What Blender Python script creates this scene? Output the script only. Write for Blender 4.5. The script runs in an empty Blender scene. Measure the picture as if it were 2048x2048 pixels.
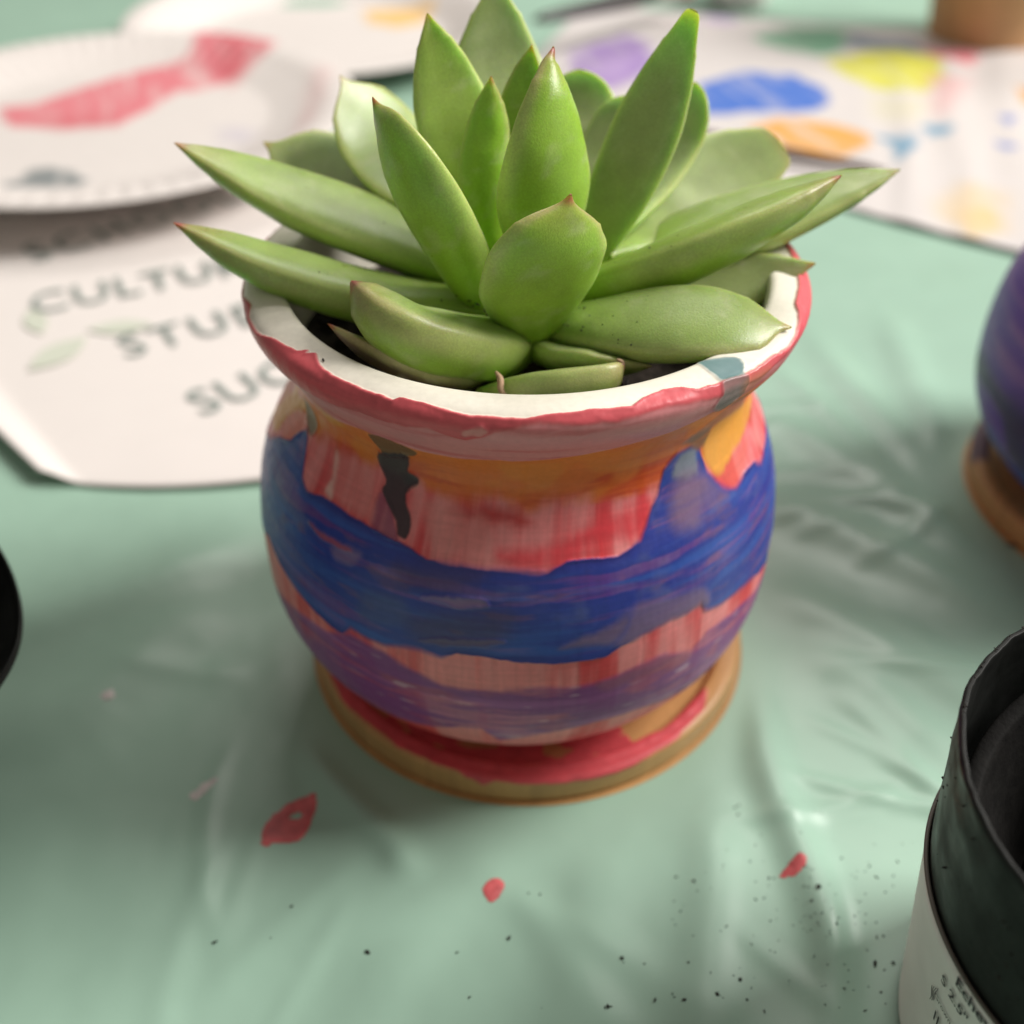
import bpy, bmesh, math, random
import numpy as np
from mathutils import Vector, Matrix

# ------------------------------------------------------------------ camera, light, exposure
S = 0.01                                   # the scene is laid out in centimetres, 1 cm = 0.01 m
sc = bpy.context.scene
COL = sc.collection
R_ = math.radians

cam = bpy.data.cameras.new('camera'); camo = bpy.data.objects.new('camera', cam); COL.objects.link(camo)
cam.sensor_width = 36; cam.lens = 39.13
camo.location = (-0.21*S, -14.62*S, 14.68*S)
camo.rotation_euler = (R_(90-39.07), 0, 0)
cam.clip_start = 0.005; cam.clip_end = 20
cam.dof.use_dof = True; cam.dof.focus_distance = 0.1325; cam.dof.aperture_fstop = 12.8
cam.dof.aperture_blades = 0
sc.camera = camo

w = bpy.data.worlds.new('World'); sc.world = w; w.use_nodes = True
bg = w.node_tree.nodes['Background']
bg.inputs['Color'].default_value = (1.0, 0.94, 0.83, 1); bg.inputs['Strength'].default_value = 0.20

def area(name, loc, target, sx, sy, power, col):
    l = bpy.data.lights.new(name, 'AREA'); l.shape = 'RECTANGLE'; l.size = sx; l.size_y = sy
    l.energy = power; l.color = col
    o = bpy.data.objects.new(name, l); COL.objects.link(o); o.location = loc
    d = Vector(target)-Vector(loc); o.rotation_euler = d.to_track_quat('-Z', 'Y').to_euler()
    return o
# ceiling panels of the room: one behind to the right, one straight behind, one far to the left
area('ceiling_lamp', (1.42, 0.34, 1.26), (0, 0.05, 0), 0.80, 0.80, 48.0, (1.0, 0.965, 0.915))
area('ceiling_lamp', (0.30, 1.45, 1.80), (0, 0.3, 0), 1.2, 0.6, 15.5, (1.0, 0.95, 0.90))

sc.view_settings.view_transform = 'Standard'; sc.view_settings.look = 'None'
sc.view_settings.exposure = 0.12; sc.view_settings.gamma = 1.0

# ------------------------------------------------------------------ helpers
rng = np.random.default_rng(7)
random.seed(7)

def lin(r, g, b):
    f = lambda c: (c/12.92 if c <= 0.04045 else ((c+0.055)/1.055)**2.4)
    return np.array([f(r/255), f(g/255), f(b/255)])

def smooth(a, b, x):
    t = np.clip((x-a)/(b-a), 0, 1); return t*t*(3-2*t)

class Noise:
    """value noise on a lattice, periodic in x with the given period"""
    def __init__(self, seed):
        self.t = np.random.default_rng(seed).random((256, 256))
    def __call__(self, x, y):
        xi = np.floor(x).astype(int); yi = np.floor(y).astype(int)
        fx = x-xi; fy = y-yi; fx = fx*fx*(3-2*fx); fy = fy*fy*(3-2*fy)
        t = self.t
        a = t[xi & 255, yi & 255]; b = t[(xi+1) & 255, yi & 255]
        c = t[xi & 255, (yi+1) & 255]; d = t[(xi+1) & 255, (yi+1) & 255]
        return (a*(1-fx)+b*fx)*(1-fy)+(c*(1-fx)+d*fx)*fy
def fbm(x, y, seed, octv=3):
    s = 0; a = 0.5; n = Noise(seed); tot = 0
    for i in range(octv):
        s = s+a*n(x*2**i+17.3*i, y*2**i+5.1*i); tot += a; a *= 0.5
    return s/tot

def sdf_poly(px, py, poly):
    """signed distance, negative inside"""
    P = np.array(poly, float); n = len(P)
    d = np.full(px.shape, 1e9); inside = np.zeros(px.shape, bool)
    for i in range(n):
        ax, ay = P[i]; bx, by = P[(i+1) % n]
        ex, ey = bx-ax, by-ay; wx, wy = px-ax, py-ay
        L = ex*ex+ey*ey
        t = np.clip((wx*ex+wy*ey)/(L if L > 0 else 1), 0, 1)
        d = np.minimum(d, (wx-ex*t)**2+(wy-ey*t)**2)
        cnd = (ay > py) != (by > py)
        if ey != 0:
            inside ^= cnd & (px < ex*(py-ay)/ey+ax)
    d = np.sqrt(d)
    return np.where(inside, -d, d)

def catmull(P, n):
    P = np.array(P, float); Q = np.vstack([2*P[0]-P[1], P, 2*P[-1]-P[-2]]); out = []
    for i in range(1, len(Q)-2):
        t = np.linspace(0, 1, n, endpoint=False)[:, None]; a, b, c, d = Q[i-1], Q[i], Q[i+1], Q[i+2]
        out.append(.5*(2*b+(c-a)*t+(2*a-5*b+4*c-d)*t**2+(3*b-a-3*c+d)*t**3))
    out.append(P[-1:]); return np.vstack(out)

def grid_faces(nu, nv, wrap_v=False):
    """quads of an nu x nv vertex grid (row major, u rows)"""
    u = np.arange(nu-1)[:, None]; v = np.arange(nv if wrap_v else nv-1)[None, :]
    v2 = (v+1) % nv
    a = u*nv+v; b = u*nv+v2; c = (u+1)*nv+v2; d = (u+1)*nv+v
    return np.stack([a, b, c, d], -1).reshape(-1, 4)

def mesh_np(name, verts, faces, mat=None, parent=None, col=None, smooth_=True, loc=None, orient='out', tris=None):
    """verts in cm -> ONE mesh object; faces quads (or tris), tris an extra list of triangles"""
    me = bpy.data.meshes.new(name)
    V = np.asarray(verts, np.float32)*S
    Fc = np.asarray(faces, np.int32)
    p0 = V[Fc[:, 0]]; p1 = V[Fc[:, 1]]; p2 = V[Fc[:, 2]]
    n = np.cross(p1-p0, p2-p0)
    sgn = n[:, 2].sum() if orient == 'up' else (n*((p0+p2)/2-V.mean(0))).sum()
    if sgn < 0: Fc = Fc[:, ::-1]
    lens = np.full(len(Fc), Fc.shape[1], np.int32); flat = Fc.ravel()
    if tris is not None:
        Tr = np.asarray(tris, np.int32)
        if sgn < 0: Tr = Tr[:, ::-1]
        lens = np.r_[lens, np.full(len(Tr), 3, np.int32)]; flat = np.r_[flat, Tr.ravel()]
    flat = np.ascontiguousarray(flat, np.int32); lens = lens.astype(np.int32)
    me.vertices.add(len(V)); me.vertices.foreach_set('co', V.ravel())
    me.loops.add(len(flat)); me.loops.foreach_set('vertex_index', flat)
    me.polygons.add(len(lens)); me.polygons.foreach_set('loop_start', np.r_[0, np.cumsum(lens)[:-1]].astype(np.int32))
    me.update(calc_edges=True); me.validate()
    me.polygons.foreach_set('use_smooth', np.full(len(me.polygons), bool(smooth_)))
    if col is not None:
        a = me.color_attributes.new('Col', 'FLOAT_COLOR', 'POINT')
        c4 = np.ones((len(V), 4), np.float32); c4[:, :3] = np.clip(col, 0, 1)
        a.data.foreach_set('color', c4.ravel())
    if mat: me.materials.append(mat)
    o = bpy.data.objects.new(name, me); COL.objects.link(o)
    if parent: o.parent = parent
    if loc is not None: o.location = Vector(loc)*S
    return o

def tag(o, label=None, cat=None, group=None, kind=None):
    if label: o['label'] = label
    if cat: o['category'] = cat
    if group: o['group'] = group
    if kind: o['kind'] = kind
    return o

def empty(name, loc, label, cat, group=None, rz=0):
    o = bpy.data.objects.new(name, None); COL.objects.link(o); o.empty_display_size = 0.01
    o.location = Vector(loc)*S; o.rotation_euler = (0, 0, rz)
    return tag(o, label, cat, group)

def copy_tree(o, parent=None):
    c = o.copy(); COL.objects.link(c)
    if parent: c.parent = parent
    for ch in list(o.children): copy_tree(ch, c)
    return c

def lathe(name, prof, mat, parent=None, n=96, col=None, loc=None):
    P = np.array(prof, float); th = np.linspace(0, 2*np.pi, n, endpoint=False)
    V = np.stack([P[:, :1]*np.cos(th), P[:, :1]*np.sin(th), P[:, 1:2]+0*th], -1).reshape(-1, 3)
    return mesh_np(name, V, grid_faces(len(P), n, True), mat, parent, loc=loc)

def mat_new(name):
    m = bpy.data.materials.new(name); m.use_nodes = True
    return m, m.node_tree, m.node_tree.nodes['Principled BSDF']

def nd(nt, t, **kw):
    n = nt.nodes.new(t)
    for k, v in kw.items():
        if k in n.inputs: n.inputs[k].default_value = v
        else: setattr(n, k, v)
    return n

def simple_mat(name, color=None, rough=0.5, attr=False, var=0.0, vscale=200, bump=0.0, bscale=1500, spec=0.5,
               sss=0.0, sssr=(1, 1, 1), ssss=0.003, coat=0.0, var2=0.0, v2scale=3000, trans=0.0, metal=0.0, stretch=None, rvar=0.0):
    m, nt, b = mat_new(name)
    b.inputs['Roughness'].default_value = rough
    b.inputs['Specular IOR Level'].default_value = spec
    b.inputs['Metallic'].default_value = metal
    b.inputs['Coat Weight'].default_value = coat
    b.inputs['Transmission Weight'].default_value = trans
    if sss:
        b.inputs['Subsurface Weight'].default_value = sss
        b.inputs['Subsurface Radius'].default_value = sssr
        b.inputs['Subsurface Scale'].default_value = ssss
    tc = nd(nt, 'ShaderNodeTexCoord'); src = tc.outputs['Object']
    if stretch:
        mp = nd(nt, 'ShaderNodeMapping'); mp.inputs['Scale'].default_value = stretch
        nt.links.new(src, mp.inputs['Vector']); src = mp.outputs['Vector']
    if attr:
        a = nd(nt, 'ShaderNodeAttribute', attribute_name='Col'); cs = a.outputs['Color']
    else:
        r = nd(nt, 'ShaderNodeRGB'); r.outputs[0].default_value = (*color, 1); cs = r.outputs[0]
    if var:
        n = nd(nt, 'ShaderNodeTexNoise'); n.inputs['Scale'].default_value = vscale; n.inputs['Detail'].default_value = 5
        nt.links.new(src, n.inputs['Vector'])
        mr = nd(nt, 'ShaderNodeMapRange'); mr.inputs['From Min'].default_value = 0.25; mr.inputs['From Max'].default_value = 0.75
        mr.inputs['To Min'].default_value = 1-var; mr.inputs['To Max'].default_value = 1+var
        nt.links.new(n.outputs['Fac'], mr.inputs['Value'])
        mx = nd(nt, 'ShaderNodeVectorMath', operation='SCALE')
        nt.links.new(cs, mx.inputs[0]); nt.links.new(mr.outputs[0], mx.inputs['Scale']); cs = mx.outputs[0]
    if var2:
        nz = nd(nt, 'ShaderNodeTexNoise'); nz.inputs['Scale'].default_value = v2scale; nz.inputs['Detail'].default_value = 2
        nt.links.new(tc.outputs['Object'], nz.inputs['Vector'])
        mz = nd(nt, 'ShaderNodeMapRange'); mz.inputs['From Min'].default_value = 0.35; mz.inputs['From Max'].default_value = 0.75
        mz.inputs['To Min'].default_value = 1-var2; mz.inputs['To Max'].default_value = 1+1.4*var2
        nt.links.new(nz.outputs['Fac'], mz.inputs['Value'])
        my = nd(nt, 'ShaderNodeVectorMath', operation='SCALE')
        nt.links.new(cs, my.inputs[0]); nt.links.new(mz.outputs[0], my.inputs['Scale']); cs = my.outputs[0]
    nt.links.new(cs, b.inputs['Base Color'])
    if rvar:
        n3 = nd(nt, 'ShaderNodeTexNoise'); n3.inputs['Scale'].default_value = vscale*0.6; n3.inputs['Detail'].default_value = 3
        nt.links.new(src, n3.inputs['Vector'])
        m3 = nd(nt, 'ShaderNodeMapRange'); m3.inputs['From Min'].default_value = 0.3; m3.inputs['From Max'].default_value = 0.7
        m3.inputs['To Min'].default_value = rough-rvar; m3.inputs['To Max'].default_value = rough+rvar
        nt.links.new(n3.outputs['Fac'], m3.inputs['Value']); nt.links.new(m3.outputs[0], b.inputs['Roughness'])
    if bump:
        n2 = nd(nt, 'ShaderNodeTexNoise'); n2.inputs['Scale'].default_value = bscale; n2.inputs['Detail'].default_value = 3
        nt.links.new(src, n2.inputs['Vector'])
        bp = nd(nt, 'ShaderNodeBump'); bp.inputs['Strength'].default_value = bump; bp.inputs['Distance'].default_value = 0.0002
        nt.links.new(n2.outputs['Fac'], bp.inputs['Height']); nt.links.new(bp.outputs[0], b.inputs['Normal'])
    return m

# paint outlines on the pot: (angle round the pot in degrees, path length along the wall in cm)
CURVES={
 'lip_top':[(-79.3,2.643),(-71.6,2.495),(-68.79,2.591),(-62.02,2.601),(-56.65,2.474),(-49.4,2.411),(-47.77,2.284),(-47.54,2.369),(-45.9,2.274),(-42.4,2.4),(-38.19,2.453),(-32.59,2.453),(-24.41,2.485),(-23.48,2.432),(-19.04,2.422),(-15.07,2.474),(-10.39,2.517),(-5.02,2.506),(-4.56,2.506),(-0.82,2.506),(3.62,2.453),(11.33,2.432),(17.87,2.474),(20.67,2.39),(24.88,2.326),(27.91,2.358),(31.42,2.474),(34.45,2.495),(36.79,2.506),(43.33,2.548),(49.87,2.548),(55.95,2.601),(60.85,2.569),(65.52,2.506),(70.43,2.379)],
 'lip_mid':[(-53.14,2.908),(-39.59,2.886),(-30.95,2.77),(-21.61,2.802),(-17.64,2.749),(-11.1,2.876),(-5.96,2.675),(1.75,2.569),(2.45,2.58),(7.12,2.601),(14.83,2.612),(22.78,2.559),(31.18,2.622),(34.92,2.665)],
 'lip_low':[(-60.62,3.785),(-50.11,3.742),(-36.56,3.489),(-27.68,3.436),(-22.54,3.541),(-13.43,3.541),(-5.49,3.468),(-3.39,3.489),(4.32,3.425),(10.63,3.341),(19.97,3.203),(26.75,3.151),(33.05,2.992),(37.96,2.844)],
 'orange_low':[(-74.4,4.598),(-68.33,4.26),(-58.28,4.07),(-54.78,4.26),(-48.24,4.239),(-40.76,4.123),(-36.09,4.175),(-33.29,4.144),(-23.71,4.059),(-21.37,4.228),(-9.93,4.228),(-5.02,4.197),(1.05,4.345),(4.09,4.281),(11.33,4.271),(20.91,4.302),(31.42,4.387)],
 'blue_top':[(-88.65,5.475),(-73.23,4.862),(-66.22,4.651),(-63.89,4.44),(-60.38,4.281),(-55.71,4.841),(-52.68,4.936),(-45.43,4.831),(-38.19,4.852),(-32.12,4.883),(-25.11,4.926),(-18.8,5.042),(-11.8,5.042),(-6.42,5.052),(-3.85,5.052),(1.05,5.052),(5.49,5.074),(9.46,4.978),(14.6,4.989),(19.97,5.031),(25.34,4.894),(26.98,4.735),(29.08,4.535),(30.95,4.376),(32.35,4.112),(35.39,3.932),(39.36,3.901),(43.1,4.059),(44.73,4.281),(46.13,4.45),(49.4,4.704),(54.08,4.926),(58.98,4.894),(65.06,4.936),(68.56,5.084),(73.7,5.074)],
 'blue_low':[(-75.8,6.68),(-65.76,6.278),(-60.62,6.394),(-53.14,6.563),(-46.13,6.637),(-38.66,6.732),(-36.56,6.711),(-34.69,6.542),(-30.48,6.595),(-26.28,6.574),(-22.07,6.479),(-18.8,6.458),(-14.83,6.521),(-11.8,6.373),(-7.36,6.363),(-3.62,6.415),(-2.45,6.415),(3.85,6.479),(10.63,6.511),(16.7,6.521),(19.74,6.394),(27.21,6.268),(30.95,6.246),(34.69,6.257),(38.43,6.215),(39.36,6.405),(43.8,6.521),(49.17,6.574),(55.95,6.648),(66.69,6.849),(70.43,6.69)],
 'purple_top':[(-69.96,7.377),(-62.25,7.229),(-53.14,7.028),(-45.2,6.923),(-41.7,6.901),(-34.92,6.616),(-27.45,6.669),(-23.71,6.785),(-19.04,6.87),(-15.07,6.997),(-11.33,7.007),(-3.85,6.965),(-3.62,6.975),(2.45,6.923),(11.33,6.965),(15.07,6.965),(18.34,6.912),(24.18,6.796),(29.78,6.806),(36.79,7.028),(41,6.849),(45.43,6.838),(53.14,6.901),(63.89,7.134)],
 'purple_low':[(-28.15,8.486),(-17.87,8.233),(-12.26,8.011),(-7.36,7.958),(-4.09,8.402),(5.96,8.106),(15.53,7.948),(26.28,7.958),(33.05,8.106),(43.8,8.381)],
}
PATCHES=[
 ('coral',0.95,0.05,[(-76.5,4.683),(-68.79,4.249),(-62.02,4.186),(-63.42,4.471),(-66.46,4.64),(-71.83,4.778)]),
 ('coral',0.6,0.1,[(49.17,4.63),(52.91,4.524),(65.52,4.588),(64.35,4.757),(55.01,4.936),(53.61,4.915)]),
 ('orangeyellow',0.9,0.06,[(-53.61,3.003),(-69.96,4.038),(-62.49,3.954),(-62.49,4.101),(-68.33,4.249),(-73.7,4.545),(-75.8,4.82),(-80.01,5),(-89.12,5)]),
 ('orangeyellow',0.95,0.06,[(77.2,4.345),(72.3,4.387),(65.29,4.482),(57.11,4.514),(49.87,4.63),(46.37,4.387),(44.73,4.165),(45.43,3.88),(51.51,3.785)]),
 ('yellow',0.7,0.08,[(-87.01,4.778),(-89.58,4.609),(-75.33,4.366),(-77.9,4.735),(-75.57,4.873),(-80.71,4.968)]),
 ('yellow',0.6,0.06,[(-55.24,3.679),(-48.47,3.605),(-42.63,3.658),(-48.47,3.837)]),
 ('brown',0.85,0.05,[(-62.72,3.901),(-57.58,3.922),(-55.95,4.101),(-57.81,4.323),(-60.62,4.292)]),
 ('brown',0.9,0.02,[(-34.22,3.499),(-27.68,3.436),(-22.78,3.594),(-25.58,3.732),(-32.12,3.858)]),
 ('brown',0.8,0.06,[(-27.45,4.101),(-24.18,4.091),(-23.48,4.175),(-25.81,4.228)]),
 ('brown',0.8,0.06,[(38.43,3.711),(44.5,3.753),(45.43,4.017),(42.63,4.091),(38.43,3.869)]),
 ('pale',0.75,0.06,[(-47.07,4.788),(-46.37,4.577),(-47.3,4.239),(-45.9,4.313),(-45.43,4.598),(-44.5,4.799)]),
 ('plum',0.75,0.05,[(-31.89,4.397),(-28.38,4.588),(-26.05,4.852),(-25.58,4.926),(-32.12,4.883),(-33.05,4.619)]),
 ('drip',0.96,0.02,[(-32.82,3.848),(-25.58,3.711),(-26.28,4.006),(-23.71,4.08),(-23.48,4.175),(-25.34,4.271),(-25.58,4.44),(-23.71,4.619),(-23.71,4.831),(-24.41,4.873),(-26.28,4.831),(-26.75,4.714),(-30.72,4.482),(-31.89,4.376),(-31.42,4.26),(-33.99,4.038)]),
 ('red',0.8,0.1,[(-5.02,4.302),(2.45,4.503),(-4.56,4.503),(-11.8,4.482),(-15.77,4.408)]),
 ('brightred',0.85,0.12,[(29.08,4.471),(26.98,4.735),(24.18,4.873),(16.7,4.778),(12.96,4.905),(9.46,5.063),(1.05,5.052),(-3.85,4.989),(-4.09,4.831),(6.19,4.778),(15.53,4.577)]),
 ('palepink',0.5,0.1,[(-21.84,4.387),(-17.17,4.313),(-11.8,4.429),(-12.03,4.883),(-17.4,4.915)]),
 ('palepink',0.45,0.1,[(-10.63,4.44),(-7.36,4.461),(-5.02,4.957),(-10.86,4.957)]),
 ('palepink',0.5,0.1,[(-47.54,4.249),(-38.19,4.154),(-35.39,4.228),(-32.59,4.788),(-39.13,4.799),(-44.97,4.746)]),
 ('palepink',0.8,0.03,[(-11.33,2.696),(-8.06,2.633),(-7.36,2.686),(-10.86,2.77)]),  # small highlight on the lip edge, painted in as a pale dab
 ('palepink',0.6,0.08,[(68.33,4.588),(74.17,4.746),(72.53,5.021),(68.79,4.757)]),
 ('greyblue',1,0.06,[(37.96,3.996),(41.46,4.059),(42.16,4.397),(35.39,4.313),(35.39,4.133)]),
 ('greyplum',0.85,0.16,[(36.32,4.334),(44.27,4.492),(40.29,5.031),(33.29,4.883)]),
 ('greyplum',0.65,0.12,[(44.73,4.514),(48.94,4.767),(50.81,4.968),(44.5,4.968),(43.1,4.693)]),
 ('greyplum',0.7,0.05,[(-18.8,6.268),(-12.73,6.13),(-3.62,6.067),(-3.85,6.141),(-12.73,6.236)]),
 ('greyplum',0.75,0.08,[(22.54,5.76),(30.95,5.855),(38.89,5.961),(40.29,6.289),(34.69,6.236),(27.21,6.236),(19.74,6.363),(14.13,6.257),(8.06,6.257),(9.69,6.172),(18.8,5.951)]),
 ('lilac',0.6,0.07,[(-40.76,5.412),(-38.19,5.285),(-33.29,5.253),(-35.62,5.496),(-39.13,5.517)]),
 ('lilac',0.75,0.05,[(-18.57,5.591),(-14.37,5.517),(-7.59,5.465),(-6.19,5.56),(-11.33,5.623),(-14.37,5.591)]),
 ('slate',0.55,0.12,[(-31.42,5.792),(-23.01,5.676),(-22.07,6.077),(-31.89,6.225)]),
 ('darkplum',0.6,0.2,[(-20.44,5.887),(-2.45,5.591),(-3.85,6.13),(-18.8,6.268)]),
 ('darkplum',0.6,0.15,[(-24.41,5.19),(-7.12,5.105),(-12.96,5.401),(-23.24,5.433)]),
 ('redblue',0.8,0.03,[(-48.7,5.274),(-41.93,5.274),(-36.09,5.264),(-36.32,5.317),(-43.33,5.348)]),
 ('brightblue',0.5,0.08,[(9.69,6.415),(16,6.426),(20.21,6.194),(22.54,5.781),(17.17,5.877),(21.14,5.929),(18.57,6.257),(14.13,6.479)]),
 ('plumpink',0.6,0.08,[(18.34,6.912),(29.78,6.838),(37.02,7.071),(33.99,7.229),(24.41,7.092),(17.87,7.187),(15.07,7.028)]),
 ('lipgrey',0.9,0.04,[(36.79,2.506),(41.93,2.548),(42.4,2.675),(41,2.823),(36.79,2.95),(34.45,2.812),(35.86,2.643)]),
 ('lipgrey',0.6,0.06,[(35.86,3.795),(41.23,3.51),(41.7,2.897),(65.52,4.017),(48,3.785),(41.93,3.89)]),
 ('teal',0.95,0.03,[(37.02,2.031),(43.8,2.263),(43.1,2.495),(39.13,2.517),(36.56,2.474),(36.56,2.295)]),
 ('lipbrown',0.6,0.08,[(40.76,2.728),(41.93,2.601),(47.54,2.601),(49.17,2.696),(44.27,2.865),(43.1,3.235)]),
]
PLATE1=[('blue',0.8,0.3,[(-10.75,33.28),(-8.87,32.54),(-8.41,31.1),(-8.99,30.62),(-10.27,32.03)]),
 ('rose',0.9,0.25,[(-18.18,24.9),(-17.24,25.17),(-16.06,26.86),(-14.6,28.66),(-13.14,29.29),(-12.67,29.93),(-12.65,33.76),(-11.92,33.39),(-9.4,31.96),(-9.02,30.93),(-9.97,28.66),(-11.07,27.15),(-11.72,26.57),(-12.5,26.57),(-12.73,25.17),(-13.75,23.08),(-15.74,22.83),(-17.26,23.08)]),
 ('rosedark',0.6,0.4,[(-12.39,32.73),(-9.28,30.76),(-10.41,26.97),(-10.92,27.56)]),
 ('rosedark',0.4,0.4,[(-17.48,23.91),(-16.21,23.91),(-14.09,24.17),(-13.64,22.88),(-15.62,22.63)]),
 ('rosepale',0.5,0.5,[(-7.39,27.56),(-6.82,26.97),(-6.72,22.63),(-7.15,20.73),(-7.24,23.14)]),
 ('lilacpale',0.5,0.4,[(-10.33,22.88),(-8.86,22.63),(-8.81,21.42),(-9.73,21.66)]),
 ('grey',0.9,0.2,[(-15.29,18.34),(-15.24,19.39),(-14.01,19.18),(-13.37,18.13),(-13.5,17.53),(-14.62,17.53),(-15.5,17.33),(-15.79,18.13)])]
PLATE2=[('amber',0.9,0.3,[(-7.1,40.46),(-3.91,40.46),(-4.15,38.26),(-5.29,37.67),(-6.64,38.26)])]
PAPER=[('violet',0.9,0.4,[(2.13,34.47),(4.79,36.74),(5.65,35.96),(5.78,32.69),(4.73,30.7),(3.59,29.44),(2.8,30.06),(2.25,32.01)]),
 ('violetpale',0.6,0.5,[(3.42,33.39),(4.81,34.1),(4.36,31.35),(3.47,30.7)]),
 ('violetpale',0.9,0.3,[(8.8,40.49),(10.39,39.62),(9.71,38.35),(8.57,38.77)]),
 ('green',0.9,0.3,[(10.4,36.74),(12.5,37.94),(14.79,37.54),(13.84,34.47),(12.79,33.74),(10.43,35.58)]),
 ('navy',0.9,0.3,[(14.6,36.74),(17.21,35.2),(17.12,34.1),(14.24,35.2)]),
 ('blue',1,0.15,[(7.08,30.06),(9.12,31.68),(11.2,31.35),(12.06,29.44),(11.84,27.94),(10.95,27.08),(8.76,26.97),(6.96,26.8)]),
 ('yellow',1,0.3,[(12.64,33.04),(15.2,34.47),(17.68,33.74),(16.99,30.7),(15.7,29.13),(13.92,29.44),(13.12,31.35)]),
 ('yellowpale',0.5,0.6,[(13.57,28.83),(15.84,28.23),(14.33,25.71),(13.12,26.25)]),
 ('orange',1,0.2,[(8.31,25.44),(9.86,26.52),(11.3,25.98),(12.53,24.66),(12.28,23.65),(10.89,22.44),(9.81,22.44),(9.36,23.9)]),
 ('rose',0.9,0.3,[(17.17,34.69),(19.53,33.96),(18.68,32.35),(17.54,33.25)]),
 ('rosepale',0.7,0.6,[(16.54,31.35),(18.05,30.7),(16.47,27.65),(15.54,26.52)]),
 ('teal',0.9,0.2,[(12.62,24.66),(14.04,24.66),(13.87,23.4),(12.78,22.07),(13.06,23.8)]),
 ('teal',0.9,0.2,[(14.72,25.71),(15.79,25.44),(15.36,24.66),(14.53,24.4)]),
 ('blue',0.7,0.2,[(17.73,26.63),(18.48,26.41),(17.75,25.44)]),
 ('blue',0.7,0.2,[(16.89,24.15),(17.52,23.5),(16.78,23.01)]),
 ('orange',0.9,0.2,[(19.51,29.75),(20.12,29.44),(19.37,27.36),(18.97,27.65)]),
 ('amberpale',0.6,0.6,[(13,18.54),(14.59,20.41),(15.61,19.36),(14.67,16.64),(13.28,16.27)]),
 ('amberpale',0.8,0.3,[(13.71,18.15),(14.83,18.54),(14.51,16.64),(13.44,16.27)])]
# ------------------------------------------------------------------ table with its plastic cover
FOLDS = [  # polyline (cm), height, width
 ([(-3.9,-2.4),(-2.99,-3.6),(-2.05,-4.6),(-1.6,-5.4)], .13, .28),
 ([(-10.5,-.6),(-8.83,.4),(-7.1,1.43),(-5.0,3.1)], .17, .70),
 ([(-11.5,-3.6),(-7.87,-1.9),(-6.71,-.16),(-5.2,1.1)], .12, .8),
 ([(4.0,.2),(3.98,-3.17),(4.2,-4.85),(4.4,-6.6),(4.7,-9.5)], .15, .34),
 ([(3.1,-3.2),(2.8,-5.13),(2.4,-7.16),(2.1,-10)], .09, .42),
 ([(1.3,-4.4),(1.0,-5.57),(.6,-7.39),(.3,-10)], .06, .5),
 ([(4.3,1.6),(5.91,.1),(7.3,-1.2),(9.0,-2.8)], .13, .55),
 ([(4.4,4.0),(5.88,3.2),(7.51,1.9),(9.6,.0)], .15, .55),
 ([(5.4,7.6),(6.8,5.7),(8.18,3.57),(9.2,1.6)], .13, .50),
 ([(9.86,13),(9.7,9.6),(9.55,6.8),(9.2,4.2)], .11, .50),
 ([(7.3,12),(8.0,8.6),(8.5,6.27),(8.7,3.6)], .10, .45),
 ([(6.0,10),(7.0,7.6),(7.7,5.6),(8.2,3.8)], .08, .36),
 ([(4.8,-.1),(6.2,-1.6),(7.2,-3.4)], .09, .5),
 ([(.06,-4.5),(-1.47,-5.99),(-2.3,-7.6),(-2.6,-10)], .05, .5),
 ([(-8,-9),(-5,-6.5),(-2.5,-6.0),(0,-8)], .05, .7),
 ([(-30,45),(-12,42),(5,47),(30,44)], .3, 1.2),
]
_q = np.random.default_rng(5)
for _i in range(16):      # finer wrinkles fanning out between the two pots
    _a = R_(-62+_i*8.5+_q.normal()*3); _r0 = 4.9+1.6*_q.random(); _r1 = _r0+2.2+2.5*_q.random(); _b = _q.normal()*.10
    FOLDS.append(([(_r*math.cos(_a+_b*_k), _r*math.sin(_a+_b*_k)) for _k, _r in enumerate(np.linspace(_r0, _r1, 4))], .025+.03*_q.random(), .13+.12*_q.random()))
for _i in range(9):
    _a = R_(195+_i*10+_q.normal()*4); _r0 = 4.6+1.5*_q.random(); _r1 = _r0+2.+2.0*_q.random(); _b = _q.normal()*.10
    FOLDS.append(([(_r*math.cos(_a+_b*_k), _r*math.sin(_a+_b*_k)) for _k, _r in enumerate(np.linspace(_r0, _r1, 4))], .015+.02*_q.random(), .15+.15*_q.random()))
def fold_h(x, y):
    x = np.asarray(x, float); y = np.asarray(y, float); h = np.zeros(np.broadcast(x, y).shape)
    for P, a, wd in FOLDS:
        P = catmull(P, 6); best = np.full(h.shape, 1e9); tt = np.zeros(h.shape)
        n = len(P)-1
        for i in range(n):
            e = P[i+1]-P[i]; L = e@e
            t = np.clip(((x-P[i,0])*e[0]+(y-P[i,1])*e[1])/L, 0, 1)
            d = (x-P[i,0]-e[0]*t)**2+(y-P[i,1]-e[1]*t)**2
            m = d < best; best = np.where(m, d, best); tt = np.where(m, (i+t)/n, tt)
        env = smooth(0, .3, tt)*(1-smooth(.72, 1, tt))
        d = np.sqrt(best)
        h = h+1.3*a*env*np.exp(-(d/wd)**2)
    h = h+.05*(fbm(x*.28+40, y*.28+40, 3, 2)-.5)+.028*(fbm(x*.9+9, y*.9, 4, 2)-.5)+.010*(fbm(x*2.6+9, y*2.2+5, 5, 2)-.5)
    # flat where things stand
    def pad(cx, cy, r): return smooth(r-.1, r+.8, np.hypot(x-cx, y-cy))
    for q in ((.07, 0, 3.95), (13.45, 3.9, 4.0), (7.5, -7.8, 3.0)): h = h*pad(*q)
    return h

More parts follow.
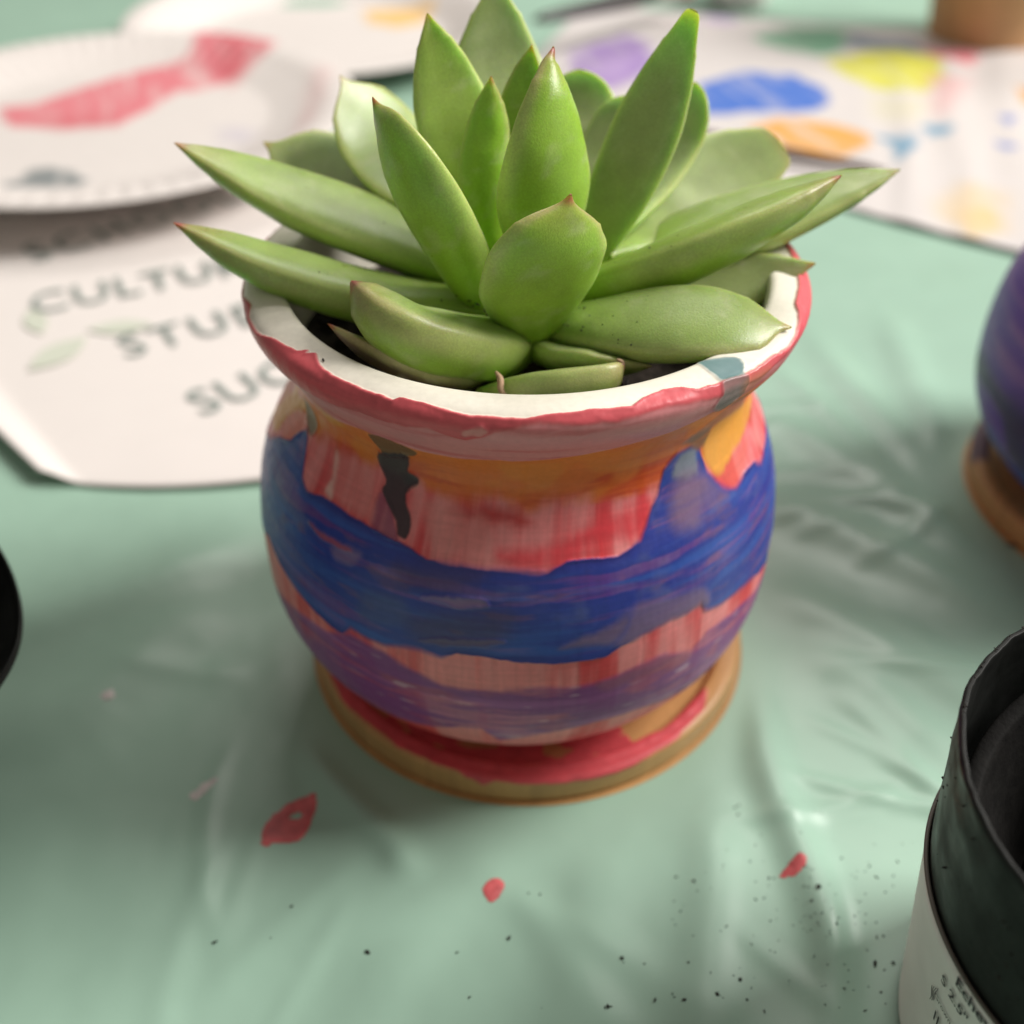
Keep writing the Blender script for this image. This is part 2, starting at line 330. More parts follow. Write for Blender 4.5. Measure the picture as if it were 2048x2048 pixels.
gx = np.concatenate([np.linspace(-70, -14, 40, endpoint=False), np.linspace(-14, 15, 330), np.linspace(15.4, 70, 40)])
gy = np.concatenate([np.linspace(-26, -10, 24, endpoint=False), np.linspace(-10, 14, 280), np.linspace(14.4, 95, 60)])
GX, GY = np.meshgrid(gx, gy)
V = np.stack([GX, GY, fold_h(GX, GY)], -1).reshape(-1, 3)
cloth_m = simple_mat('green_plastic', color=(.330, .505, .400), rough=.37, var=.035, vscale=60, bump=.05, bscale=2600, spec=.45, rvar=.06)
cloth = mesh_np('tablecloth', V, grid_faces(len(gy), len(gx)), cloth_m, orient='up')
tag(cloth, 'sea green plastic tablecloth covering the whole table under the pots', 'tablecloth')

def soften(P):
    Q = np.vstack([P[-1:], P, P[:2]]); return catmull(Q, 4)[4:-4-1]
# paint spots that dried on the cloth, parts of it
def blob(name, poly, mat, parent, holes=(), z=0.006, step=.022, seed=1, rag=.05, th=.012):
    poly = soften(np.array(poly)); holes = [soften(np.array(h)) for h in holes]
    P = np.array(poly); x0, y0 = P.min(0)-.2; x1, y1 = P.max(0)+.2
    xs = np.arange(x0, x1, step); ys = np.arange(y0, y1, step); X, Y = np.meshgrid(xs, ys)
    wx = X+rag*2*(fbm(X*6, Y*6, seed)-.5); wy = Y+rag*2*(fbm(X*6+31, Y*6, seed+1)-.5)
    d = sdf_poly(wx, wy, poly)
    for h in holes: d = np.maximum(d, -sdf_poly(wx, wy, h))
    ok = d < 0
    idx = np.arange(X.size).reshape(X.shape)
    q = ok[:-1, :-1] & ok[1:, :-1] & ok[:-1, 1:] & ok[1:, 1:]
    f = np.stack([idx[:-1, :-1][q], idx[:-1, 1:][q], idx[1:, 1:][q], idx[1:, :-1][q]], -1)
    Z = fold_h(X, Y)+z+1.0*th*smooth(0, .09, -d)*(0.6+.8*fbm(X*9, Y*9, seed+5))
    Vv = np.stack([X, Y, Z], -1).reshape(-1, 3)
    used = np.unique(f); mp = np.zeros(len(Vv), int); mp[used] = np.arange(len(used))
    return mesh_np(name, Vv[used], mp[f], mat, parent, orient='up')
pinkpaint = simple_mat('dried_pink_paint', color=tuple(lin(204, 98, 100)), rough=.42, var=.3, vscale=400, bump=.3)
whitepaint = simple_mat('dried_white_paint', color=(.62, .58, .55), rough=.5, var=.2, vscale=500)
blob('paint_spot', [(-4.07,-4.58),(-4.05,-4.24),(-3.74,-3.84),(-3.33,-3.69),(-3.3,-4.04),(-3.37,-4.39),(-3.51,-4.58),(-3.83,-4.56),(-3.94,-4.64)], pinkpaint, cloth,
     holes=[[(-3.66,-4.10),(-3.55,-4.0),(-3.50,-4.04),(-3.57,-4.15)]], seed=3)
blob('paint_spot', [(-.65,-5.39),(-.49,-5.20),(-.34,-5.24),(-.30,-5.39),(-.45,-5.6),(-.57,-5.59)], pinkpaint, cloth, seed=8)
blob('paint_spot', [(3.76,-5.2),(3.97,-4.95),(4.13,-4.82),(4.18,-4.99),(4.03,-5.19)], pinkpaint, cloth, seed=9)
blob('paint_spot', [(-5.35,-3.74),(-5.17,-3.46),(-4.97,-3.36),(-5.0,-3.52),(-5.14,-3.68),(-5.24,-3.82)], whitepaint, cloth, seed=15, rag=.06, step=.014)
blob('paint_spot', [(-7.3,-1.72),(-7.14,-1.6),(-7.05,-1.75),(-7.2,-1.85)], whitepaint, cloth, seed=16, rag=.05, step=.014)

# crumbs of potting soil strewn on the cloth (and a few on the leaves, added later)
CR_V, CR_F = [], []
def crumb(x, y, z, r, seed, flat=.55):
    q = np.random.default_rng(seed)
    t = (1+5**.5)/2
    v = np.array([(-1,t,0),(1,t,0),(-1,-t,0),(1,-t,0),(0,-1,t),(0,1,t),(0,-1,-t),(0,1,-t),(t,0,-1),(t,0,1),(-t,0,-1),(-t,0,1)], float)/1.9
    f = [(0,11,5),(0,5,1),(0,1,7),(0,7,10),(0,10,11),(1,5,9),(5,11,4),(11,10,2),(10,7,6),(7,1,8),(3,9,4),(3,4,2),(3,2,6),(3,6,8),(3,8,9),(4,9,5),(2,4,11),(6,2,10),(8,6,7),(9,8,1)]
    v = v*(0.55+.9*q.random((12, 1)))*np.array([1+.9*q.random(), .55+.4*q.random(), flat])
    a = q.random()*6.28; ca, sa = math.cos(a), math.sin(a)
    v = v@np.array([[ca, -sa, 0], [sa, ca, 0], [0, 0, 1]])
    n0 = sum(len(k) for k in CR_V)
    CR_V.append(v*r+np.array([x, y, z])); CR_F.append(np.array(f)+n0)
CRUMBS = [(-2.23,-6.41),(-.98,-6.39),(-.79,-7.03),(-.25,-6.16),(.03,-5.47),(.2,-5.48),(.19,-7.19),(1.08,-7.2),(1.12,-7.19),(1.04,-7.21),(1.32,-6.5),(1.34,-6.56),(1.63,-6.57),(1.73,-7.08),(1.97,-7.01),(1.99,-7.06),(2.11,-7.11),(2.24,-6.57),(2.23,-5.19),(2.48,-5.29),(2.51,-5.46),(2.16,-5.58),(2.23,-5.76),(2.1,-5.88),(2.13,-5.97),(2.85,-6.03),(3.4,-5.26),(3.61,-5.2),(3.35,-5.56),(3.48,-5.53),(3.51,-5.89),(3.17,-6.27),(3.48,-6.38),(2.52,-6.74),(2.93,-6.79),(2.57,-7.04),(2.6,-7.06),(2.64,-7.09),(2.98,-7.07),(2.84,-6.74),(3.82,-5.97),(4.27,-5.46),(4.24,-5.5),(4.13,-5.66),(4.5,-5.55),(4.77,-4.86),(4.86,-5.13),(4.91,-5.19),(5.16,-4.99),(5.22,-5.17),(5.48,-5.15),(5.61,-4.91),(5.43,-5.32),(5.29,-5.42),(4.86,-5.59),(4.81,-5.76),(4.73,-5.83),(4.22,-5.89),(4.4,-6.04),(4.14,-6.01),(5.03,-5.91),(4.98,-6.14),(5.08,-6.12),(4.79,-6.34),(5.11,-6.52),(4.85,-6.54),(4.96,-6.63),(4.45,-6.94),(4.33,-6.94),(4.68,-6.87),(4.83,-6.95),(4.01,-7.16),(3.19,-7.23),(4.55,-7.21),(4.85,-7.11),(3.3,-3.96),(3.32,-4.1),(3.37,-3.9),(3.68,-5.21),(-4.4,-6.27),(-3.62,-6.2),(-3.4,-5.7)]
for i, (x, y) in enumerate(CRUMBS):
    big = (x, y) in ((1.32,-6.5),(-2.23,-6.41),(1.08,-7.2),(-.25,-6.16),(2.57,-7.04),(5.11,-6.52),(4.27,-5.46),(-4.4,-6.27),(2.93,-6.79),(1.73,-7.08),(4.85,-6.54))
    r = .027+.008*rng.random() if big else .009+.011*rng.random()
    crumb(x, y, float(fold_h(x, y))+r*.35, r, 100+i)
for i in range(110):      # finer dust around the nursery pot
    x = 4.2+1.3*rng.normal()*.7; y = -5.9+.9*rng.normal()
    if math.hypot(x-7.5, y+7.8) < 3.2: continue
    crumb(x, y, float(fold_h(x, y))+.004, .005+.007*rng.random(), 400+i)

# ------------------------------------------------------------------ bamboo saucers
SAUCER = [(0,.40),(3.30,.40),(3.42,.405),(3.46,.43),(3.48,.50),(3.51,.535),(3.56,.55),(3.68,.55),(3.76,.54),(3.815,.51),(3.84,.45),(3.84,.12),(3.82,.06),(3.77,.02),(3.6,.0),(0,0)]
def saucer(name, loc, paint, seed, rz=0, label='', cat='saucer', group=None):
    P = catmull(SAUCER, 5); P[:, 0] = np.maximum(P[:, 0], 0)
    # more rings on the flat faces
    sl = np.r_[0, np.cumsum(np.hypot(*np.diff(P, axis=0).T))]
    s = np.unique(np.r_[np.linspace(0, 2.6, 12), np.linspace(2.6, 5.2, 130), np.linspace(5.2, sl[-1], 14)])
    r = np.interp(s, sl, P[:, 0]); z = np.interp(s, sl, P[:, 1])
    th = np.linspace(-np.pi, np.pi, 640, endpoint=False)
    T, Rr = np.meshgrid(th, r); Zz = z[:, None]+0*T; Ss = s[:, None]+0*T
    X = Rr*np.sin(T); Y = -Rr*np.cos(T)
    ca, sa = math.cos(.9), math.sin(.9)
    u = X*ca+Y*sa; v = -X*sa+Y*ca
    gr = fbm(u*.7+20, v*9+40, seed, 3)
    strips = Noise(seed+3)(np.floor((v+20)/.55), np.zeros_like(v)+3.5)
    
    colr = lin(198, 152, 98)[None, None]*(0.78+.30*gr[..., None])*(.93+.14*strips[..., None])
    H = np.zeros_like(X)
    colr, H = paint(colr, H, T, Ss, Rr, Zz, seed)
    P3 = np.stack([X, Y, Zz], -1)
    nrm = np.stack([np.sin(T)*(Ss > 4.05), -np.cos(T)*(Ss > 4.05), (Ss <= 4.05)*1.0], -1)
    P3 = P3+nrm*H[..., None]
    m = bpy.data.materials.get('bamboo_saucer') or simple_mat('bamboo_saucer', attr=True, rough=.42, var=.05, vscale=900, bump=.12, bscale=1400, spec=.4)
    o = mesh_np(name, P3.reshape(-1, 3), grid_faces(len(s), 640, True), m, loc=loc, col=colr.reshape(-1, 3))
    return tag(o, label, cat, group)
def paint_pink(colr, H, T, Ss, Rr, Zz, seed):
    d = np.degrees(T)
    nz = fbm(T*6+30, Ss*4, seed+7, 3)-.5; nz2 = fbm(T*22+60, Ss*9, seed+8, 2)-.5
    # outer limit of the pink (in s) round the front; it misses the right hand back part
    lim = np.interp(d, [-180,-120,-95,-80,-66,-52,-44,-33,-25,-17,-11,-8,3,17,24,33,43,52,57,61,180],
                       [3.6,3.7,4.2,4.3,4.12,4.18,4.14,4.18,4.18,4.2,4.40,4.24,4.26,4.32,4.30,4.22,4.16,4.12,4.0,2.0,2.0])
    inn = np.interp(d, [-180,26,30,34,37,43,51,57,70,180],[0,0,3.66,3.88,3.96,3.93,3.88,3.96,4.3,4.3])
    a = smooth(.03, -.03, Ss-lim-.10*nz-.05*nz2)*smooth(-.04, .03, Ss-inn-.06*nz)
    miss = smooth(.62, .70, fbm(T*9+3, Ss*5+9, seed+11, 2))*smooth(4.0, 3.7, Ss)
    a = a*(1-.8*miss)
    pk = lin(212, 84, 92)*(.8+.5*(nz2[..., None]+.5)*.6)
    colr = colr*(1-a[..., None])+pk*a[..., None]
    H = H+a*(.012+.02*(nz2+.2))
    # beads of thick paint caught in the groove at the front right
    for k, (ang, rr) in enumerate([(9,.08),(14,.10),(18.7,.11),(22.8,.12),(28.8,.13),(32,.08),(3,.07)]):
        q = ((d-ang)*math.pi/180*3.5)**2+((Ss-3.56))**2
        H = H+.07*np.exp(-q/(rr**2))
    return colr, H
main_saucer = saucer('bamboo_saucer', (.07, 0, .004), paint_pink, 21,
     label='round bamboo saucer smeared with pink paint under the striped pot')

# ------------------------------------------------------------------ painted pots
PROF = [(3.25,5.4),(3.32,6.4),(3.37,7.0),(3.42,7.34),(3.47,7.42),(3.58,7.44),(3.76,7.43),(3.90,7.395),(3.975,7.33),(4.0,7.24),(3.97,7.10),(3.88,6.93),(3.73,6.73),(3.56,6.50),(3.43,6.24),(3.39,6.0),(3.45,5.7),(3.58,5.4),(3.78,5.0),(3.97,4.45),(4.07,3.8),(4.095,3.2),(4.06,2.6),(3.93,2.1),(3.68,1.6),(3.38,1.2),(3.05,.88),(2.8,.64),(2.66,.46),(2.5,.405)]
PR = catmull(PROF, 20); SL = np.r_[0, np.cumsum(np.hypot(*np.diff(PR, axis=0).T))]
def pot_grid(nfront, nback, ns):
    s = np.concatenate([np.linspace(0, 1.8, 14, endpoint=False), np.linspace(1.8, SL[-1], ns)])
    half = R_(112)
    th = np.concatenate([np.linspace(-half, half, nfront, endpoint=False), np.linspace(half, 2*np.pi-half, nback, endpoint=False)])
    return s, th
def pot_mesh(name, s, th, colr, H, mat, parent):
    r = np.interp(s, SL, PR[:, 0]); z = np.interp(s, SL, PR[:, 1])
    dr = np.gradient(r, s); dz = np.gradient(z, s); L = np.hypot(dr, dz)
    T, Rr = np.meshgrid(th, r); Zz = z[:, None]+0*T
    k = np.clip((7-Zz)/2.2, 0, 1); k = k*k*(3-2*k)
    Rr = Rr+H*(-dz/L)[:, None]; Zz = Zz+H*(dr/L)[:, None]
    P3 = np.stack([Rr*np.sin(T)-.12*k, -Rr*np.cos(T)-.28*k, Zz], -1)
    n = len(th)
    V = np.vstack([P3.reshape(-1, 3), [[-.12, -.28, .452]]])
    F = grid_faces(len(s), n, True)
    last = (len(s)-1)*n
    o = mesh_np(name, P3.reshape(-1, 3), F, mat, parent, col=colr.reshape(-1, 3))
    return o

PAL = dict(coral=lin(226,112,96), yellow=lin(238,164,74), brown=lin(112,88,62), pale=lin(238,206,196), plum=lin(128,72,104),
  drip=lin(56,48,56), red=lin(190,40,40), brightred=lin(222,64,74), palepink=lin(226,150,146), orangeyellow=lin(234,166,72),
  greyblue=lin(126,132,148), greyplum=lin(132,104,128), lilac=lin(150,118,150), slate=lin(82,86,130), darkplum=lin(80,60,92),
  redblue=lin(176,84,100), brightblue=lin(34,72,168), plumpink=lin(156,84,104), lipgrey=lin(118,112,108), teal=lin(84,124,128), lipbrown=lin(190,122,84))
UNDER = {'coral','yellow','pale','plum','red','brightred','palepink','orangeyellow'}
def mixc(c, k, a): return c*(1-a[..., None])+k*a[..., None]
def paint_main(s, th):
    T, Sm = np.meshgrid(th, s); d = np.degrees((T+np.pi) % (2*np.pi)-np.pi)
    X = np.radians(d)*4.0                      # cm along the belly
    H = np.zeros_like(T)
    n1 = fbm(X*2.2+60, Sm*2.2+11, 31, 3)-.5; n2 = fbm(X*7+90, Sm*7+3, 32, 3)-.5; n3 = fbm(X*20+200, Sm*20, 33, 2)-.5
    vst = fbm(X*7+300, Sm*.5+7, 34, 3); hst = fbm(X*.55+41+.25*n1, Sm*7+5+.6*n1, 35, 4); hst2 = fbm(X*1.0+141, Sm*26+5+1.2*n1, 36, 2)
    vwide = fbm(X*2.6+77, Sm*.35+70, 37, 2)
    Sw = Sm+.035*n2+.008*n3
    C = {}
    for k, v in CURVES.items():
        a = np.array(v); C[k] = np.interp(d, np.r_[a[-1,0]-360, a[:,0], a[0,0]+360], np.r_[a[-1,1], a[:,1], a[0,1]])
    white = lin(236, 230, 216)
    col = np.ones(T.shape+(3,))*white
    # wash of pink over the outside, brushed downwards, thin in places
    body = smooth(-.02, .02, Sw-C['lip_top'])
    wash = np.clip(.14+.75*smooth(.36, .66, vst*.35+vwide*.65)+.25*n1, 0, 1)
    pinkc = lin(238, 148, 148)*(1-wash[..., None])+lin(214, 46, 56)*wash[..., None]
    vfine = fbm(X*20+2.5*n1, Sm*.8+5, 40, 3)-.5
    pinkc = pinkc*(1+.26*vfine[..., None])
    col = mixc(col, pinkc, body)
    foot = smooth(9.2, 9.7, Sw)
    col = mixc(col, lin(222,150,140), foot*.7)
    H += body*.006*vst
    # lip
    thin = smooth(-.03, .03, Sw-C['lip_mid'])*smooth(.02, -.02, Sw-C['lip_low'])
    tc_ = mixc(np.ones_like(col)*lin(228,146,150), lin(214,100,106), smooth(.5, .75, hst)*.6)
    col = mixc(col, tc_, thin)
    lipm = body*smooth(.04, -.04, Sw-C['lip_mid']-.05*n1)
    lc = lin(222, 96, 104)*(1-.22*smooth(.45, .8, hst[..., None]))
    col = mixc(col, lc, lipm); H += lipm*(.016+.012*n2)+lipm*.02*np.exp(-((Sw-C['lip_top'])/.05)**2)
    # orange neck
    om = smooth(-.012, .012, Sm+.008*n3-C['lip_low'])*smooth(.14, -.14, Sw-C['orange_low']-.35*n1-.25*(hst-.5))
    oc = lin(238, 128, 48)+0*col
    oc = mixc(oc, lin(206, 76, 36), np.clip(smooth(.45, .7, hst)*.6+.35, 0, 1)*smooth(3.4, 4.1, Sm))
    oc = mixc(oc, lin(232,142,56), smooth(.55, .75, fbm(X*1.2+9, Sm*3+9, 39, 2))*.5)
    dsel = np.clip(1-(np.abs(d)-75)/20, 0, 1)*0+1
    col = mixc(col, oc, om*.93*dsel); H += om*.006+om*.002*hst2
    def patches(under):
        nonlocal col, H
        for nm, al, so, poly in PATCHES:
            if (nm in UNDER) != under: continue
            P = np.array(poly); px = np.radians(P[:, 0])*4.0; py = P[:, 1]
            m = (X > px.min()-.5) & (X < px.max()+.5) & (Sm > py.min()-.5) & (Sm < py.max()+.5)
            if not m.any(): continue
            dist = sdf_poly(X[m]+.07*n2[m]+.012*n3[m], Sm[m]+.06*n2[m]+.012*n3[m], soften(np.c_[px, py]))
            a = al*smooth(so, -so, dist)
            st = vst if under else hst
            if so > .03: a = a*np.clip(.62+.8*st[m], 0, 1)
            col[m] = col[m]*(1-a[:, None])+PAL[nm]*a[:, None]
            H[m] += .008*a+(.010*np.exp(-(dist/.025)**2) if so <= .05 else 0)
    patches(True)
    # blue wave
    sd = np.minimum(Sw-C['blue_top'], C['blue_low']-Sw)
    fz = smooth(.50, .68, fbm(X*1.1+15, Sm*1.5+35, 51, 2))
    thinb = smooth(.52, .76, fbm(X*.7+25+.4*n1, Sm*8+75+.8*n1, 52, 3))
    bm = smooth(-.015-.05*fz, .015+.10*fz, sd+.10*fz*(hst-.5))*(1-.14*thinb*smooth(.08, .25, sd))
    bc = mixc(np.ones_like(col)*lin(38, 62, 150), lin(44, 84, 168), smooth(.45, .75, hst))
    bc = mixc(bc, lin(92, 104, 160), smooth(.60, .85, fbm(X*1.6+55, Sm*3.2+5, 44, 3))*.55)
    bc = mixc(bc, lin(112, 78, 112), smooth(.62, .82, fbm(X*2.0+5, Sm*7+5, 45, 3))*.45*smooth(.1, .3, sd))
    bc = mixc(bc, lin(36, 42, 120), smooth(.14, .0, sd)*.75)
    col = mixc(col, bc, bm*.985); H += bm*.014+bm*.012*np.exp(-(sd/.03)**2)+bm*.002*hst2
    # purple band
    sp = np.minimum(Sw-C['purple_top'], C['purple_low']-Sw)
    pm = smooth(-.05, .08, sp+.06*n1+.10*(hst-.5))*(1-.35*smooth(.55, .75, fbm(X*.8+65, Sm*9+15+n1, 53, 3)))
    pc = mixc(np.ones_like(col)*lin(116, 54, 130), lin(152, 84, 154), smooth(.42, .72, hst)*.75)
    pc = mixc(pc, lin(172, 78, 100), smooth(.58, .8, fbm(X*1.7+25, Sm*5+8, 48, 3))*.5)
    pc = mixc(pc, lin(206, 178, 196), smooth(.74, .86, fbm(X*2.5+95, Sm*12+8, 49, 2))*.55)
    col = mixc(col, pc, pm*.9*(1-.0*bm)*(sd < .0)); H += pm*.007+pm*.002*hst2
    patches(False)
    col = col*(1+.16*(hst2[..., None]-.5)*(Sm > 4.4)[..., None]+.04*n3[..., None])
    H *= smooth(0, .6, Sm-1.6)
    return col, H
pot_m = simple_mat('brushed_acrylic_paint', attr=True, rough=.40, var=.05, vscale=1200, bump=.10, bscale=1100, spec=.45, rvar=.07)
pot = empty('painted_pot', (0, 0, .004), 'round ceramic pot painted in orange, red, blue and purple bands with a white lip', 'plant pot')
s_, t_ = pot_grid(860, 110, 560)
c_, h_ = paint_main(s_, t_)
pot_mesh('pot_wall', s_, t_, c_, h_, pot_m, pot)

# potting soil in it
soil_m = simple_mat('potting_soil', color=(.030, .022, .017), rough=.9, var=.5, vscale=700, bump=1.0, bscale=900, spec=.25)
q = np.linspace(0, 1, 46)**.8; th = np.linspace(0, 2*np.pi, 120, endpoint=False)
T, Q = np.meshgrid(th, q); X = 3.33*Q*np.cos(T); Y = 3.33*Q*np.sin(T)
Z = 6.25+.5*np.exp(-(Q/.45)**2)+.16*(fbm(X*3+20, Y*3+20, 61, 3)-.5)+.12*(fbm(X*11+20, Y*11+20, 62, 2)-.5)
soil = mesh_np('potting_soil', np.stack([X, Y, Z], -1).reshape(-1, 3), grid_faces(46, 120, True), soil_m, orient='up')
tag(soil, 'dark potting soil filling the striped pot around the plant', 'soil', kind='stuff')

# ------------------------------------------------------------------ the succulent
plant = empty('succulent', (0, 0, 6.7), 'green rosette succulent with red tipped leaves growing in the striped pot', 'succulent')
leaf_m = simple_mat('succulent_leaf', attr=True, rough=.33, var=.10, vscale=260, bump=.22, bscale=4200, spec=.45, var2=.08, v2scale=3600, sss=.5, sssr=(.5, 1.0, .12), ssss=.0045, rvar=.06)
WP = dict(
 acute=([0,.12,.3,.45,.6,.75,.86,.93,.965,.985,1],[.52,.68,.91,1.0,.93,.70,.44,.23,.12,.07,.02]),
 spoon=([0,.12,.3,.5,.68,.80,.88,.925,.95,.975,1],[.42,.55,.80,.98,1.0,.90,.66,.36,.17,.08,.02]),
 long=([0,.15,.3,.45,.6,.75,.86,.93,.965,.985,1],[.62,.76,.92,1.0,.95,.77,.50,.28,.14,.07,.02]),
 blunt=([0,.12,.3,.45,.6,.75,.86,.93,.97,.99,1],[.52,.68,.91,1.0,.93,.72,.48,.33,.25,.20,.10]),
 square=([0,.12,.3,.5,.66,.8,.9,.95,.975,.99,1],[.50,.62,.84,1.0,.96,.80,.60,.50,.44,.36,.12]),
 round=([0,.12,.3,.5,.66,.78,.86,.92,.96,.985,1],[.6,.72,.9,1.0,1.0,.94,.82,.64,.44,.24,.04]),
 stub=([0,.15,.4,.6,.78,.87,.93,.97,.99,1],[.85,.94,1.0,1.0,.95,.84,.66,.42,.22,.05]))
def leaf(spine, width, thick, prof='acute', hint=(0, 0, 1), roll=0, tone='mid', red=.8, keel=1.0, cup=.35, seed=0, hook=None):
    """spine: 3-D points from base to tip (cm), hint: direction the upper face looks to"""
    NR, K = 54, 40
    P = catmull(spine, 24); L = np.r_[0, np.cumsum(np.linalg.norm(np.diff(P, axis=0), axis=1))]
    t = np.r_[np.linspace(0, .86, 36, endpoint=False), np.linspace(.86, 1, 18)]
    C3 = np.stack([np.interp(t*L[-1], L, P[:, i]) for i in range(3)], -1)
    if hook is not None:
        C3 = C3+np.array(hook)*smooth(.93, 1, t)[:, None]**1.5
    Tn = np.gradient(C3, axis=0); Tn /= np.linalg.norm(Tn, axis=1)[:, None]
    h = np.array(hint, float); N = h-(Tn@h)[:, None]*Tn; N /= np.linalg.norm(N, axis=1)[:, None]
    B = np.cross(Tn, N)
    ra = R_(roll); N, B = N*math.cos(ra)+B*math.sin(ra), B*math.cos(ra)-N*math.sin(ra)
    xs, ys = WP[prof]; wv = np.interp(t, xs, ys)
    kk = np.ones(5)/5; wv[3:-6] = np.convolve(wv, kk, 'same')[3:-6]
    wv = wv*width/2
    tv = thick*np.minimum(np.interp(t, [0,.1,.35,.6,.82,.92,1],[.85,1,1.0,.92,.62,.34,.03] if prof not in ('stub', 'round') else [.85,1,1,.98,.84,.60,.06]), wv*1.9/thick)
    ph = np.linspace(0, 2*np.pi, K, endpoint=False)
    cx = np.cos(ph); sy = np.sin(ph)
    up = (sy >= 0)
    prof_u = np.abs(sy)**.95*(1-cup*1.1*np.abs(sy)**2.5)      # upper face nearly flat or cupped
    prof_l = np.abs(sy)**(.85+.35*keel)
    wob = 1+.03*(fbm(t*5+seed, np.zeros_like(t)+seed, 70+seed, 2)-.5)*2
    X = wv[:, None]*wob[:, None]*np.sign(cx)*np.abs(cx)**.92
    Yy = np.where(up, prof_u*.30, -prof_l*.70)*tv[:, None]
    Yy = Yy+.02*(fbm(t[:, None]*7+seed*3, ph[None]*1.2+9, 90+seed, 2)-.5)*smooth(0, .1, 1-t)[:, None]
    V = C3[:, None]+B[:, None]*X[..., None]+N[:, None]*Yy[..., None]
    V = V.reshape(-1, 3)
    F = grid_faces(NR, K, True)
    cap = np.array([C3[-1]+Tn[-1]*.01]); V = np.vstack([V, cap, C3[:1]])
    tips = [((NR-1)*K+(i+1) % K, (NR-1)*K+i, NR*K) for i in range(K)]
    bas = [(i, (i+1) % K, NR*K+1) for i in range(K)]
    tone_u = dict(mid=lin(150,172,98), pale=lin(164,178,124), vivid=lin(156,182,88), dark=lin(124,140,84), brown=lin(104,90,70), olive=lin(138,150,94))[tone]
    tone_l = dict(mid=lin(148,186,74), pale=lin(160,184,106), vivid=lin(154,192,70), dark=lin(104,128,56), brown=lin(92,78,58), olive=lin(130,148,78))[tone]
    tt = np.repeat(t[:, None], K, 1); e = smooth(.72, 1.0, np.abs(cx))[None]
    u = smooth(-.25, .3, sy)[None]*np.ones_like(tt)
    nz = fbm(tt*6+seed*5, ph[None]*1.0+seed, 110+seed, 3)
    c = tone_l*(1-u[..., None])+tone_u*u[..., None]
    c = c*(.84+.32*nz[..., None])
    c = mixc(c, lin(196,200,160), smooth(.60, .78, fbm(tt*16+seed, ph[None]*2.2+seed*2, 130+seed, 3))*.28)
    c = mixc(c, lin(200,208,138), e*.62*smooth(.1, .3, tt))  # paler edges, with the bright translucent rim put into the colour
    c = mixc(c, lin(150,188,52), (1-smooth(.05, .5, tt))*.5)           # greener towards the base
    br = smooth(.76, .99, tt+.08*(nz-.5))*red
    c = mixc(c, lin(164,124,92), br*.55)
    c = mixc(c, lin(150,116,96), e*smooth(.5, .9, tt)*red*.45)
    c = mixc(c, lin(158,58,72), smooth(.945, .99, tt)*min(1, red*1.1))
    c = c.reshape(-1, 3); c = np.vstack([c, c[-1:], c[:1]])
    o = mesh_np('leaf', V-np.array([0, 0, 6.7]), F, leaf_m, plant, col=c, tris=np.array(tips+bas))
    return o, C3, N, B, wv
LEAVES = []
